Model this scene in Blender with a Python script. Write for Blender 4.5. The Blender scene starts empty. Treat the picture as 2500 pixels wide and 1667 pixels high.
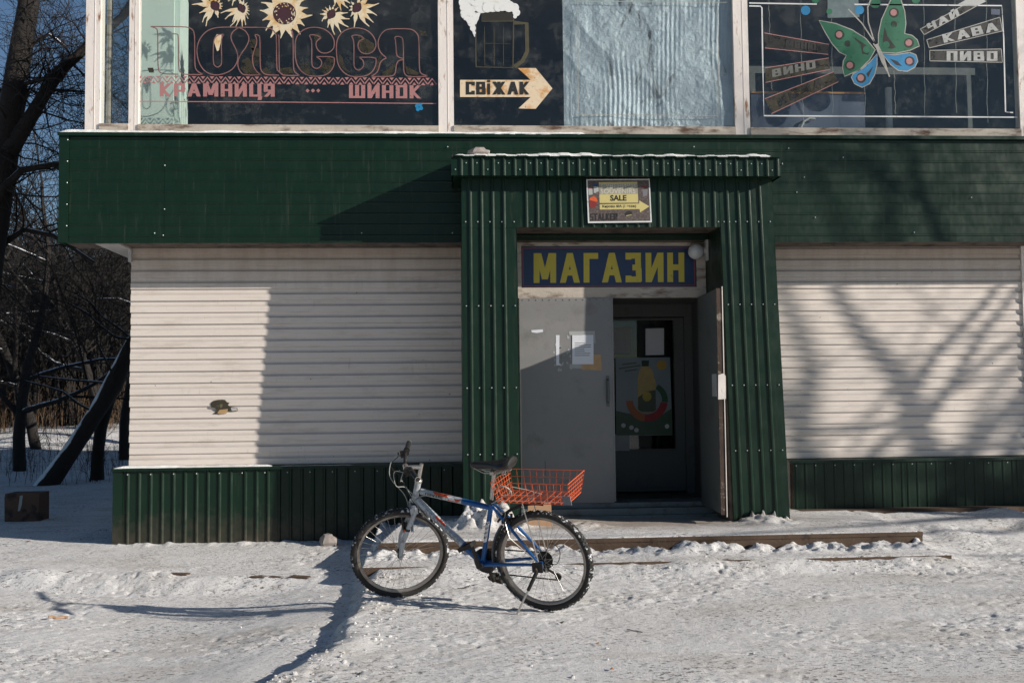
import bpy, math, random
import numpy as np
from math import sin, cos, pi, radians, sqrt, atan2
from mathutils import Vector, Matrix
random.seed(7)
S = bpy.context.scene
COL = S.collection
# ------------------------------------------------------------------ camera, sky, sun, exposure
CAM_LOC = Vector((0, -10.0, 1.39))
CAM_R = Matrix.Rotation(radians(-3.5), 3, 'Z') @ Matrix.Rotation(radians(93.03), 3, 'X') @ Matrix.Rotation(radians(-0.63), 3, 'Z')
cam = bpy.data.cameras.new('camera'); cam.lens = 35.0; cam.sensor_width = 36.0; cam.clip_end = 3000
camo = bpy.data.objects.new('camera', cam); COL.objects.link(camo)
camo.matrix_world = Matrix.Translation(CAM_LOC) @ CAM_R.to_4x4()
S.camera = camo
SUN = Vector((1, -0.45, 0.404)).normalized()
w = bpy.data.worlds.new('World'); S.world = w; w.use_nodes = True
nt = w.node_tree; bg = nt.nodes['Background']
sky = nt.nodes.new('ShaderNodeTexSky'); sky.sky_type = 'NISHITA'; sky.sun_disc = False
sky.sun_elevation = math.asin(SUN.z); sky.sun_rotation = atan2(SUN.x, SUN.y)
sky.air_density = 1.0; sky.dust_density = 0.1; sky.ozone_density = 3.4
nt.links.new(sky.outputs[0], bg.inputs[0]); bg.inputs[1].default_value = 0.055
sl = bpy.data.lights.new('sun', 'SUN'); sl.energy = 4.7; sl.angle = radians(0.5); sl.color = (1.0, 0.93, 0.84)
so = bpy.data.objects.new('sun', sl); COL.objects.link(so)
so.rotation_euler = (-SUN).to_track_quat('-Z', 'Y').to_euler(); so.location = (20, -12, 15)
S.view_settings.view_transform = 'Standard'; S.view_settings.look = 'None'
S.view_settings.exposure = 0.40; S.view_settings.gamma = 1.0; S.view_settings.use_curve_mapping = False
S.render.engine = 'CYCLES'
S.cycles.max_bounces = 8; S.cycles.transparent_max_bounces = 12

# ------------------------------------------------------------------ helpers
def at(px, py, Y):
    """point of the vertical plane y=Y seen at photo pixel (px,py)"""
    d = CAM_R @ Vector(((px - 1250) / 2430.6, -(py - 833.5) / 2430.6, -1))
    return CAM_LOC + d * ((Y - CAM_LOC.y) / d.y)
def atz(px, py, Z):
    d = CAM_R @ Vector(((px - 1250) / 2430.6, -(py - 833.5) / 2430.6, -1))
    return CAM_LOC + d * ((Z - CAM_LOC.z) / d.z)

class MB:
    def __init__(s, xf=None): s.v = []; s.f = []; s.m = []; s.xf = xf
    def add(s, vs, fs, mi=0):
        o = len(s.v)
        if s.xf: vs = [s.xf(Vector(v)) for v in vs]
        s.v += [tuple(v) for v in vs]; s.f += [tuple(i + o for i in f) for f in fs]; s.m += [mi] * len(fs)
    def box(s, x0, x1, y0, y1, z0, z1, mi=0):
        s.add([(x, y, z) for x in (x0, x1) for y in (y0, y1) for z in (z0, z1)],
              [(0, 1, 3, 2), (4, 6, 7, 5), (0, 4, 5, 1), (2, 3, 7, 6), (0, 2, 6, 4), (1, 5, 7, 3)], mi)
    def obox(s, c, ax, ay, az, mi=0):
        c = Vector(c); ax = Vector(ax); ay = Vector(ay); az = Vector(az)
        s.add([c + a * ax + b * ay + d * az for a in (-1, 1) for b in (-1, 1) for d in (-1, 1)],
              [(0, 1, 3, 2), (4, 6, 7, 5), (0, 4, 5, 1), (2, 3, 7, 6), (0, 2, 6, 4), (1, 5, 7, 3)], mi)
    def tube(s, path, r, n=8, mi=0, caps=True, closed=False, sq=None):
        P = [Vector(p) for p in path]; N = len(P)
        rr = r if isinstance(r, (list, tuple)) else [r] * N
        vs = []; fs = []; prev = None
        for i in range(N):
            if closed: t = P[(i + 1) % N] - P[i - 1]
            else: t = P[min(i + 1, N - 1)] - P[max(i - 1, 0)]
            if t.length < 1e-9: t = Vector((0, 0, 1))
            t.normalize()
            if prev is None:
                a = Vector((0, 0, 1)) if abs(t.z) < 0.9 else Vector((0, 1, 0))
                u = t.cross(a).normalized()
            else:
                u = prev - t * prev.dot(t)
                u = u.normalized() if u.length > 1e-6 else t.orthogonal().normalized()
            prev = u; b = t.cross(u)
            for k in range(n):
                q = 2 * pi * (k + 0.5) / n
                vs.append(P[i] + (u * cos(q) + b * sin(q) * (sq or 1)) * rr[i])
        M = N if closed else N - 1
        for i in range(M):
            a = i * n; c = ((i + 1) % N) * n
            for k in range(n):
                k2 = (k + 1) % n
                fs.append((a + k, a + k2, c + k2, c + k))
        if caps and not closed:
            fs.append(tuple(range(n - 1, -1, -1))); fs.append(tuple((N - 1) * n + k for k in range(n)))
        s.add(vs, fs, mi)
    def poly(s, pts, mi=0): s.add(pts, [tuple(range(len(pts)))], mi)
    def prism_xz(s, pts, y0, y1, mi=0):
        """polygon in x,z extruded from y0 (front) to y1"""
        n = len(pts)
        vs = [(p[0], y0, p[1]) for p in pts] + [(p[0], y1, p[1]) for p in pts]
        fs = [tuple(range(n)), tuple(range(2 * n - 1, n - 1, -1))] + [(i, i + n, (i + 1) % n + n, (i + 1) % n) for i in range(n)]
        s.add(vs, fs, mi)
    def profile(s, prof, p0, p1, mi=0):
        """closed profile of 3-vectors offsets swept from p0 to p1"""
        p0 = Vector(p0); p1 = Vector(p1); n = len(prof)
        vs = [p0 + Vector(q) for q in prof] + [p1 + Vector(q) for q in prof]
        fs = [tuple(range(n)), tuple(range(2 * n - 1, n - 1, -1))] + [(i, i + n, (i + 1) % n + n, (i + 1) % n) for i in range(n)]
        s.add(vs, fs, mi)
    def sphere(s, c, r, nu=12, nv=8, mi=0, sc=(1, 1, 1), jit=0):
        vs = []; fs = []; rnd = random.Random(int(c[0] * 1000) + 3)
        for j in range(nv + 1):
            for i in range(nu):
                a = 2 * pi * i / nu; b = pi * j / nv - pi / 2
                k = 1 + jit * (rnd.random() - 0.5) * 2
                vs.append((c[0] + r * k * sc[0] * cos(b) * cos(a), c[1] + r * k * sc[1] * cos(b) * sin(a), c[2] + r * k * sc[2] * sin(b)))
        for j in range(nv):
            for i in range(nu):
                i2 = (i + 1) % nu
                fs.append((j * nu + i, j * nu + i2, (j + 1) * nu + i2, (j + 1) * nu + i))
        s.add(vs, fs, mi)
    def lathe(s, c, axis, prof, n=16, mi=0):
        """prof = [(dist along axis, radius)]"""
        axis = Vector(axis).normalized(); u = axis.orthogonal().normalized(); b = axis.cross(u); c = Vector(c)
        vs = []; fs = []
        for d, r in prof:
            for k in range(n):
                q = 2 * pi * k / n; vs.append(c + axis * d + (u * cos(q) + b * sin(q)) * r)
        for i in range(len(prof) - 1):
            for k in range(n):
                k2 = (k + 1) % n; fs.append((i * n + k, i * n + k2, (i + 1) * n + k2, (i + 1) * n + k))
        fs.append(tuple(range(n - 1, -1, -1))); fs.append(tuple((len(prof) - 1) * n + k for k in range(n)))
        s.add(vs, fs, mi)
    def mesh(s, name, mats, smooth=False):
        me = bpy.data.meshes.new(name); me.from_pydata(s.v, [], s.f); me.update()
        for m in (mats if isinstance(mats, (list, tuple)) else [mats]): me.materials.append(m)
        if isinstance(mats, (list, tuple)) and len(mats) > 1: me.polygons.foreach_set('material_index', s.m)
        if smooth:
            me.polygons.foreach_set('use_smooth', [True] * len(s.f)); me.set_sharp_from_angle(angle=radians(40))
        return me
    def build(s, name, mats, parent=None, smooth=False):
        return link(name, s.mesh(name, mats, smooth), parent)
def link(name, me, parent=None, loc=None):
    o = bpy.data.objects.new(name, me); COL.objects.link(o)
    if parent: o.parent = parent
    if loc: o.location = loc
    return o
def tag(o, label=None, cat=None, group=None, kind=None):
    for k, v in (('label', label), ('category', cat), ('group', group), ('kind', kind)):
        if v: o[k] = v
    return o
def thing(name, label, cat, loc=(0, 0, 0), group=None):
    o = bpy.data.objects.new(name, None); COL.objects.link(o); o.location = loc; o.empty_display_size = 0.1
    return tag(o, label, cat, group)
def rebase(root):
    """children built in world coordinates: keep them there under a root that stands at its base"""
    inv = Matrix.Translation(-Vector(root.location))
    for c in root.children: c.matrix_parent_inverse = inv

# ---- node materials
def nmat(name):
    m = bpy.data.materials.new(name); m.use_nodes = True
    return m, m.node_tree, m.node_tree.nodes['Principled BSDF']
def nd(t, typ, ins=None, **kw):
    n = t.nodes.new(typ)
    for k, v in kw.items(): setattr(n, k, v)
    for k, v in (ins or {}).items():
        if hasattr(v, 'is_output'): t.links.new(v, n.inputs[k])
        else: n.inputs[k].default_value = v
    return n
def C4(c): return (c[0], c[1], c[2], 1)
def noise(t, scale, detail=4, rough=0.55, stretch=None, coord='Object', dist=0):
    v = nd(t, 'ShaderNodeNewGeometry').outputs['Position'] if coord == 'World' else nd(t, 'ShaderNodeTexCoord').outputs[coord]
    if stretch: v = nd(t, 'ShaderNodeMapping', {0: v, 3: stretch}).outputs[0]
    return nd(t, 'ShaderNodeTexNoise', {'Vector': v, 'Scale': scale, 'Detail': detail, 'Roughness': rough, 'Distortion': dist}).outputs[0]
def ramp(t, fac, a, b, ca=(0, 0, 0), cb=(1, 1, 1)):
    r = nd(t, 'ShaderNodeValToRGB', {0: fac})
    r.color_ramp.elements[0].position = a; r.color_ramp.elements[1].position = b
    r.color_ramp.elements[0].color = C4(ca); r.color_ramp.elements[1].color = C4(cb)
    return r.outputs[0]
def mix(t, fac, a, b, mode='MIX'):
    n = nd(t, 'ShaderNodeMix', data_type='RGBA', blend_type=mode)
    for i, v in ((0, fac), (6, a), (7, b)):
        if hasattr(v, 'is_output'): t.links.new(v, n.inputs[i])
        elif i == 0: n.inputs[0].default_value = v
        else: n.inputs[i].default_value = C4(v)
    return n.outputs[2]
def bump(t, bs, h, strength=0.3, dist=0.01):
    b = nd(t, 'ShaderNodeBump', {'Height': h, 'Strength': strength, 'Distance': dist}); t.links.new(b.outputs[0], bs.inputs['Normal'])
def simple(name, col, rough=0.6, metal=0.0, var=0.25, scale=6, dirt=None, dirt_at=(0.55, 0.75), dirt_scale=3, bmp=0, stretch=None, spec=None):
    """base colour with slow variation and optional patches of dirt or rust"""
    m, t, b = nmat(name)
    c = mix(t, noise(t, scale, 5, stretch=stretch), [x * (1 - var) for x in col], [min(1, x * (1 + var)) for x in col])
    if dirt: c = mix(t, ramp(t, noise(t, dirt_scale, 8, 0.65, stretch=stretch), *dirt_at), c, dirt)
    t.links.new(c, b.inputs['Base Color']); b.inputs['Roughness'].default_value = rough; b.inputs['Metallic'].default_value = metal
    if spec is not None: b.inputs['Specular IOR Level'].default_value = spec
    if bmp: bump(t, b, noise(t, scale * 8, 6), bmp, 0.01)
    return m

M = {}
def green_mat(name, splash):
    m, t, b = nmat(name)
    c = mix(t, noise(t, 2.5, 6, 0.6), (0.0030, 0.0150, 0.0078), (0.0048, 0.0225, 0.0120))
    c = mix(t, ramp(t, noise(t, 90, 3, 0.7), 0.68, 0.76), c, (0.06, 0.085, 0.07))
    c = mix(t, ramp(t, noise(t, 5, 8, 0.7, stretch=(6, 1, .35)), 0.57, 0.78), c, (0.035, 0.045, 0.032))
    if splash:  # mud thrown up from the ground
        tc = nd(t, 'ShaderNodeTexCoord'); z = nd(t, 'ShaderNodeSeparateXYZ', {0: tc.outputs['Object']}).outputs[2]
        n = noise(t, 12, 8, 0.75)
        h = nd(t, 'ShaderNodeMath', {0: n, 1: 0.9}, operation='MULTIPLY'); h = nd(t, 'ShaderNodeMath', {0: h.outputs[0], 1: z}, operation='SUBTRACT')
        c = mix(t, ramp(t, h.outputs[0], 0.16, 0.58), c, (0.055, 0.044, 0.033))
    t.links.new(c, b.inputs['Base Color'])
    b.inputs['Specular IOR Level'].default_value = 0.30; r = ramp(t, noise(t, 9, 6), 0.3, 0.7, (0.32,) * 3, (0.46,) * 3); t.links.new(r, b.inputs['Roughness'])
    bump(t, b, noise(t, 2.6, 3, 0.5, stretch=(1, 1, .6), coord='World'), 0.45, 0.045)
    return m
M['green'] = green_mat('green painted sheet metal', False)
M['green_splash'] = green_mat('green painted sheet metal with mud', True)
def siding_mat():
    m, t, b = nmat('cream vinyl siding')
    c = mix(t, noise(t, 1.1, 6, 0.6, coord='World'), (0.615, 0.545, 0.485), (0.705, 0.635, 0.575))
    c = mix(t, ramp(t, noise(t, 1.3, 9, 0.72, stretch=(1.2, 1, 7), coord='World'), 0.52, 0.85), c, (0.40, 0.33, 0.27))
    c = mix(t, ramp(t, noise(t, 9, 8, 0.75, stretch=(3, 1, 0.5), coord='World'), 0.60, 0.80), c, (0.42, 0.355, 0.30))
    c = mix(t, ramp(t, noise(t, 26, 2, 0.5, coord='World'), 0.76, 0.79), c, (0.13, 0.10, 0.075))
    # grime and the overhang's yellowish shade painted in as brown towards the top boards
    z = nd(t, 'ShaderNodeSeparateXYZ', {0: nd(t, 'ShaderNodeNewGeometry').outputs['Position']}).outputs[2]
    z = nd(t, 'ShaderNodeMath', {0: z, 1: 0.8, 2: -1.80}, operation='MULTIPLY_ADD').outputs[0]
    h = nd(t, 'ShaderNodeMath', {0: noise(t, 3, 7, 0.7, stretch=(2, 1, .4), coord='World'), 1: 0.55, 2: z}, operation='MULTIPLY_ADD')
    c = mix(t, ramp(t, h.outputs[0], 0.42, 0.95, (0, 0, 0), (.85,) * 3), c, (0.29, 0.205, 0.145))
    # shade of the cove painted as a darker band in the hollow of every board
    zo = nd(t, 'ShaderNodeSeparateXYZ', {0: nd(t, 'ShaderNodeTexCoord').outputs['Object']}).outputs[2]
    r1 = ramp(t, zo, 0.055, 0.060); r2 = ramp(t, zo, 0.064, 0.090, (1, 1, 1), (0, 0, 0))
    k = nd(t, 'ShaderNodeMath', {0: r1, 1: r2}, operation='MULTIPLY'); k = nd(t, 'ShaderNodeMath', {0: k.outputs[0], 1: ramp(t, noise(t, 2, 6, 0.7, coord='World'), .2, .7, (.35,) * 3, (.75,) * 3)}, operation='MULTIPLY')
    c = mix(t, k.outputs[0], c, (0.30, 0.27, 0.25))
    t.links.new(c, b.inputs['Base Color']); b.inputs['Roughness'].default_value = 0.55
    bump(t, b, noise(t, 3, 4, stretch=(1, 1, 4), coord='World'), 0.15, 0.01)
    return m
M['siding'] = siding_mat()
M['rust_white'] = simple('old white paint with rust', (0.72, 0.66, 0.61), 0.6, 0, 0.10, 3, (0.25, 0.11, 0.045), (0.575, 0.69), 5, 0.2, (4, 2.2, .9))
M['rust_trim'] = simple('peeling white paint on door frame', (0.42, 0.37, 0.31), 0.7, 0, 0.3, 5, (0.09, 0.045, 0.025), (0.5, 0.68), 7, 0.3, (.6, 1, 2.2))
M['rust'] = simple('rusty steel', (0.055, 0.034, 0.025), 0.8, 0.2, 0.5, 12, (0.22, 0.18, 0.145), (0.58, 0.64), 9, 0.4)
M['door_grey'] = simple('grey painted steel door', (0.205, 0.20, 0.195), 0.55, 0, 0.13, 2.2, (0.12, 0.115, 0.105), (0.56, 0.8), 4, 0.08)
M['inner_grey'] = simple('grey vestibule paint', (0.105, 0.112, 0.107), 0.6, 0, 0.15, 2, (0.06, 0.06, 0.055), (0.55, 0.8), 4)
M['sill'] = simple('worn blue grey sill', (0.13, 0.15, 0.155), 0.6, 0, 0.25, 6, (0.07, 0.06, 0.05), (0.5, 0.7), 8)
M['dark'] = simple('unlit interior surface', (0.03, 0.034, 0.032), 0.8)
M['soffit'] = simple('stained soffit board', (0.13, 0.10, 0.08), 0.85, 0, 0.4, 8, (0.03, 0.025, 0.02), (0.5, 0.65), 6)
M['pale'] = simple('pale soffit', (0.45, 0.43, 0.41), 0.7)
M['mint'] = simple('mint plaster', (0.50, 0.60, 0.55), 0.8, 0, 0.08, 4)
M['room'] = simple('dim room wall', (0.065, 0.085, 0.078), 0.85, 0, 0.2, 1)
M['screw'] = simple('zinc screw', (0.42, 0.45, 0.44), 0.4, 0.4)
M['concrete'] = simple('brown stained concrete', (0.088, 0.055, 0.035), 0.9, 0, 0.35, 5, (0.04, 0.026, 0.018), (0.56, 0.68), 9, 0.4)
M['brick'] = simple('pale old brick', (0.50, 0.45, 0.40), 0.9, 0, 0.3, 14, (0.14, 0.11, 0.09), (0.55, 0.7), 20, 0.4)
M['stone'] = simple('rubble stone', (0.30, 0.26, 0.235), 0.9, 0, 0.4, 30, None, bmp=0.5)
M['card'] = simple('cardboard', (0.36, 0.22, 0.125), 0.9, 0, 0.15, 5)
M['card_dark'] = simple('wet cardboard', (0.11, 0.062, 0.042), 0.9, 0, 0.3, 5, (0.035, 0.025, 0.022), (0.5, 0.6), 6)
M['paper'] = simple('white paper', (0.66, 0.67, 0.70), 0.8, 0, 0.04)
M['paper_old'] = simple('old paper', (0.36, 0.37, 0.36), 0.85, 0, 0.2, 10)
M['tape'] = simple('yellowed tape', (0.40, 0.25, 0.12), 0.5, 0, 0.25, 20)
M['ink'] = simple('black print', (0.012, 0.012, 0.012), 0.6)
M['ink_soft'] = simple('grey print', (0.15, 0.15, 0.17), 0.7)
M['sign_blue'] = simple('dark blue sign paint', (0.009, 0.032, 0.092), 0.45, 0, 0.3, 5, (0.03, 0.04, 0.07), (0.6, 0.7), 18)
M['sign_yellow'] = simple('yellow sign paint', (0.52, 0.42, 0.05), 0.5, 0, 0.12, 6, (0.22, 0.17, 0.04), (0.6, 0.8), 10)
M['sign_red'] = simple('red outline paint', (0.33, 0.055, 0.035), 0.5)
M['globe'] = simple('opal glass globe', (0.50, 0.51, 0.52), 0.25)
M['pink'] = simple('dusty pink window paint', (0.36, 0.165, 0.16), 0.6, 0, 0.15, 8)
M['petal'] = simple('cream petal paint', (0.66, 0.565, 0.40), 0.6, 0, 0.12, 9, (0.55, 0.31, 0.085), (0.50, 0.68), 9)
M['seed'] = simple('dark maroon paint', (0.045, 0.015, 0.022), 0.6)
M['skyblue'] = simple('sky blue paint', (0.010, 0.185, 0.38), 0.5)
M['bf_green'] = simple('emerald paint', (0.007, 0.118, 0.056), 0.5, 0, 0.25, 8)
M['white_line'] = simple('white line paint', (0.60, 0.61, 0.60), 0.6)
M['line_grey'] = simple('weathered line paint', (0.33, 0.325, 0.29), 0.6)
M['olive'] = simple('peeling olive paint', (0.028, 0.023, 0.011), 0.7, 0, 0.5, 9, (0.10, 0.083, 0.05), (0.58, 0.8), 12)
M['rust_arrow'] = simple('cream arrow paint with rust', (0.66, 0.53, 0.37), 0.6, 0, 0.12, 6, (0.52, 0.245, 0.06), (0.52, 0.64), 6)
M['foam'] = simple('white foam paint', (0.70, 0.70, 0.68), 0.6, 0, 0.05, 4, (0.60, 0.42, 0.22), (0.60, 0.75), 5)
M['sheet_grey'] = simple('silver letter plate', (0.35, 0.355, 0.345), 0.6, 0, 0.3, 14)
M['black_plate'] = simple('black backing plate', (0.012, 0.011, 0.009), 0.5, 0, 0.5, 10, (0.04, 0.027, 0.011), (0.60, 0.72), 14)
M['blue_cab'] = simple('dusty blue panel', (0.055, 0.075, 0.125), 0.6, 0, 0.25, 3)
M['orange'] = simple('orange edge strip', (0.42, 0.19, 0.05), 0.6)
M['pipe'] = simple('grey painted pipe', (0.42, 0.42, 0.41), 0.5)
def chip(key, lo, hi, sc=26):
    t = M[key].node_tree; b = t.nodes['Principled BSDF']
    t.links.new(ramp(t, noise(t, sc, 9, 0.78), lo, hi, (1, 1, 1), (.12,) * 3), b.inputs['Alpha'])
for k_ in ('pink', 'petal', 'white_line', 'line_grey', 'sheet_grey', 'foam', 'rust_arrow', 'bf_green', 'skyblue'): chip(k_, 0.585, 0.66)
for k_ in ('olive', 'black_plate'): chip(k_, 0.50, 0.60, 14)
def glass_mat(name, tint):
    m = bpy.data.materials.new(name); m.use_nodes = True; t = m.node_tree; t.nodes.clear()
    out = nd(t, 'ShaderNodeOutputMaterial')
    lw = nd(t, 'ShaderNodeLayerWeight', {0: 0.5}); pw = nd(t, 'ShaderNodeMath', {0: lw.outputs['Facing'], 1: 5.0}, operation='POWER'); fr = nd(t, 'ShaderNodeMath', {0: pw.outputs[0], 1: 0.55, 2: 0.035}, operation='MULTIPLY_ADD'); tr = nd(t, 'ShaderNodeBsdfTransparent', {0: C4(tint)})
    gl = nd(t, 'ShaderNodeBsdfGlossy', {0: (1, 1, 1, 1), 1: 0.02})
    bn = nd(t, 'ShaderNodeBump', {'Height': noise(t, 1.3, 2), 'Strength': 0.06, 'Distance': 0.02}); t.links.new(bn.outputs[0], gl.inputs['Normal'])
    df = nd(t, 'ShaderNodeBsdfDiffuse', {0: (0.5, 0.5, 0.47, 1)})
    dirty = ramp(t, noise(t, 5, 9, 0.75), 0.50, 0.95, (0.006,) * 3, (0.12,) * 3)
    x = nd(t, 'ShaderNodeMixShader', {0: fr.outputs[0], 1: tr.outputs[0], 2: gl.outputs[0]})
    x2 = nd(t, 'ShaderNodeMixShader', {0: dirty, 1: x.outputs[0], 2: df.outputs[0]})
    t.links.new(x2.outputs[0], out.inputs[0]); return m
M['glass'] = glass_mat('window glass', (0.94, 0.958, 0.95))
def foil_mat():
    m, t, b = nmat('dented metal foil')
    c = mix(t, noise(t, 4, 6, 0.65), (0.235, 0.285, 0.335), (0.47, 0.53, 0.575))
    c = mix(t, ramp(t, noise(t, 2.2, 10, 0.72, stretch=(1.6, 1, .7), dist=.8), 0.575, 0.66), c, (0.045, 0.04, 0.038))
    t.links.new(c, b.inputs['Base Color']); b.inputs['Metallic'].default_value = 0.3; b.inputs['Roughness'].default_value = 0.42
    bump(t, b, noise(t, 26, 7, 0.7), 0.6, 0.02)
    return m
M['foil'] = foil_mat()
def snow_mat(name='trodden snow', dirty=1.0):
    m, t, b = nmat(name)
    c = mix(t, noise(t, 0.9, 5, 0.6), (0.76, 0.745, 0.725), (0.88, 0.87, 0.86))
    if dirty: c = mix(t, ramp(t, noise(t, 120, 4, 0.7, stretch=(.8, 1.2, 1)), 0.36, 0.56), [x * .76 for x in (.80, .78, .755)], c)
    c = mix(t, ramp(t, noise(t, 1.6, 9, 0.7, stretch=(0.6, 1.5, 1)), 0.50, 0.80), c, (0.60 - .1 * dirty, 0.545 - .1 * dirty, 0.485 - .11 * dirty))
    if dirty:
        g1 = ramp(t, noise(t, 38, 5, 0.65, stretch=(0.7, 1.25, 1)), 0.555, 0.60); g2 = ramp(t, noise(t, 1.7, 5, 0.65), 0.34, 0.60)
        g = nd(t, 'ShaderNodeMath', {0: g1, 1: g2}, operation='MULTIPLY').outputs[0]
        c = mix(t, g, c, (0.15, 0.138, 0.13))
        g3 = ramp(t, noise(t, 75, 4, 0.65, stretch=(0.7, 1.25, 1)), 0.575, 0.62); c = mix(t, nd(t, 'ShaderNodeMath', {0: g3, 1: 0.55}, operation='MULTIPLY').outputs[0], c, (0.26, 0.245, 0.23))
        # mud carried to and from the door
        sp = nd(t, 'ShaderNodeSeparateXYZ', {0: nd(t, 'ShaderNodeNewGeometry').outputs['Position']})
        d = nd(t, 'ShaderNodeVectorMath', {0: nd(t, 'ShaderNodeMapping', {0: nd(t, 'ShaderNodeNewGeometry').outputs['Position'], 1: (-1.1, 1.15, 0), 3: (.62, 1.5, 0)}).outputs[0]}, operation='LENGTH')
        d2 = nd(t, 'ShaderNodeMath', {0: noise(t, 6, 8, 0.75, stretch=(.6, 1.6, 1)), 1: 1.5, 2: -.45}, operation='MULTIPLY_ADD'); d3 = nd(t, 'ShaderNodeMath', {0: d2.outputs[0], 1: d.outputs['Value']}, operation='SUBTRACT')
        c = mix(t, ramp(t, nd(t, 'ShaderNodeMath', {0: d3.outputs[0], 1: 1.0}, operation='ADD').outputs[0], 0.15, 0.85, (0, 0, 0), (.8,) * 3), c, (0.33, 0.265, 0.215))
        c = mix(t, ramp(t, noise(t, 30, 2, 0.5), 0.755, 0.775), c, (0.09, 0.06, 0.04))
    t.links.new(c, b.inputs['Base Color']); b.inputs['Roughness'].default_value = 0.75
    b.inputs['Specular IOR Level'].default_value = 0.15
    n1 = noise(t, 95, 8, 0.78); bump(t, b, n1, 0.85, 0.012)
    return m
M['snow'] = snow_mat(); M['clean_snow'] = snow_mat('fresh snow', 0)
def bark_mat(name, col, snow=0.0):
    m, t, b = nmat(name)
    c = mix(t, noise(t, 14, 6, 0.65, stretch=(1, 1, .3)), [x * .55 for x in col], [x * 1.5 for x in col])
    if snow:
        g = nd(t, 'ShaderNodeNewGeometry'); z = nd(t, 'ShaderNodeSeparateXYZ', {0: g.outputs['Normal']}).outputs[2]
        h = nd(t, 'ShaderNodeMath', {0: noise(t, 2.2, 5), 1: 0.6}, operation='MULTIPLY')
        h = nd(t, 'ShaderNodeMath', {0: z, 1: h.outputs[0]}, operation='SUBTRACT')
        c = mix(t, ramp(t, h.outputs[0], 0.36 - 0.4 * snow, 0.42 - 0.4 * snow), c, (0.72, 0.74, 0.77))
    t.links.new(c, b.inputs['Base Color']); b.inputs['Roughness'].default_value = 0.9
    bump(t, b, noise(t, 25, 5, stretch=(1, 1, .25)), 0.6, 0.02)
    return m
M['bark'] = bark_mat('dark bark', (0.015, 0.0118, 0.0098), 0.2)
M['bark_snow'] = bark_mat('bark with snow lying on it', (0.016, 0.0125, 0.0105), 0.82)
M['twig'] = simple('bare twig', (0.011, 0.009, 0.0078), 0.9, 0, 0.4, 3)
M['brush'] = simple('dry brown brush', (0.075, 0.046, 0.025), 0.95, 0, 0.5, 0.8)

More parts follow.
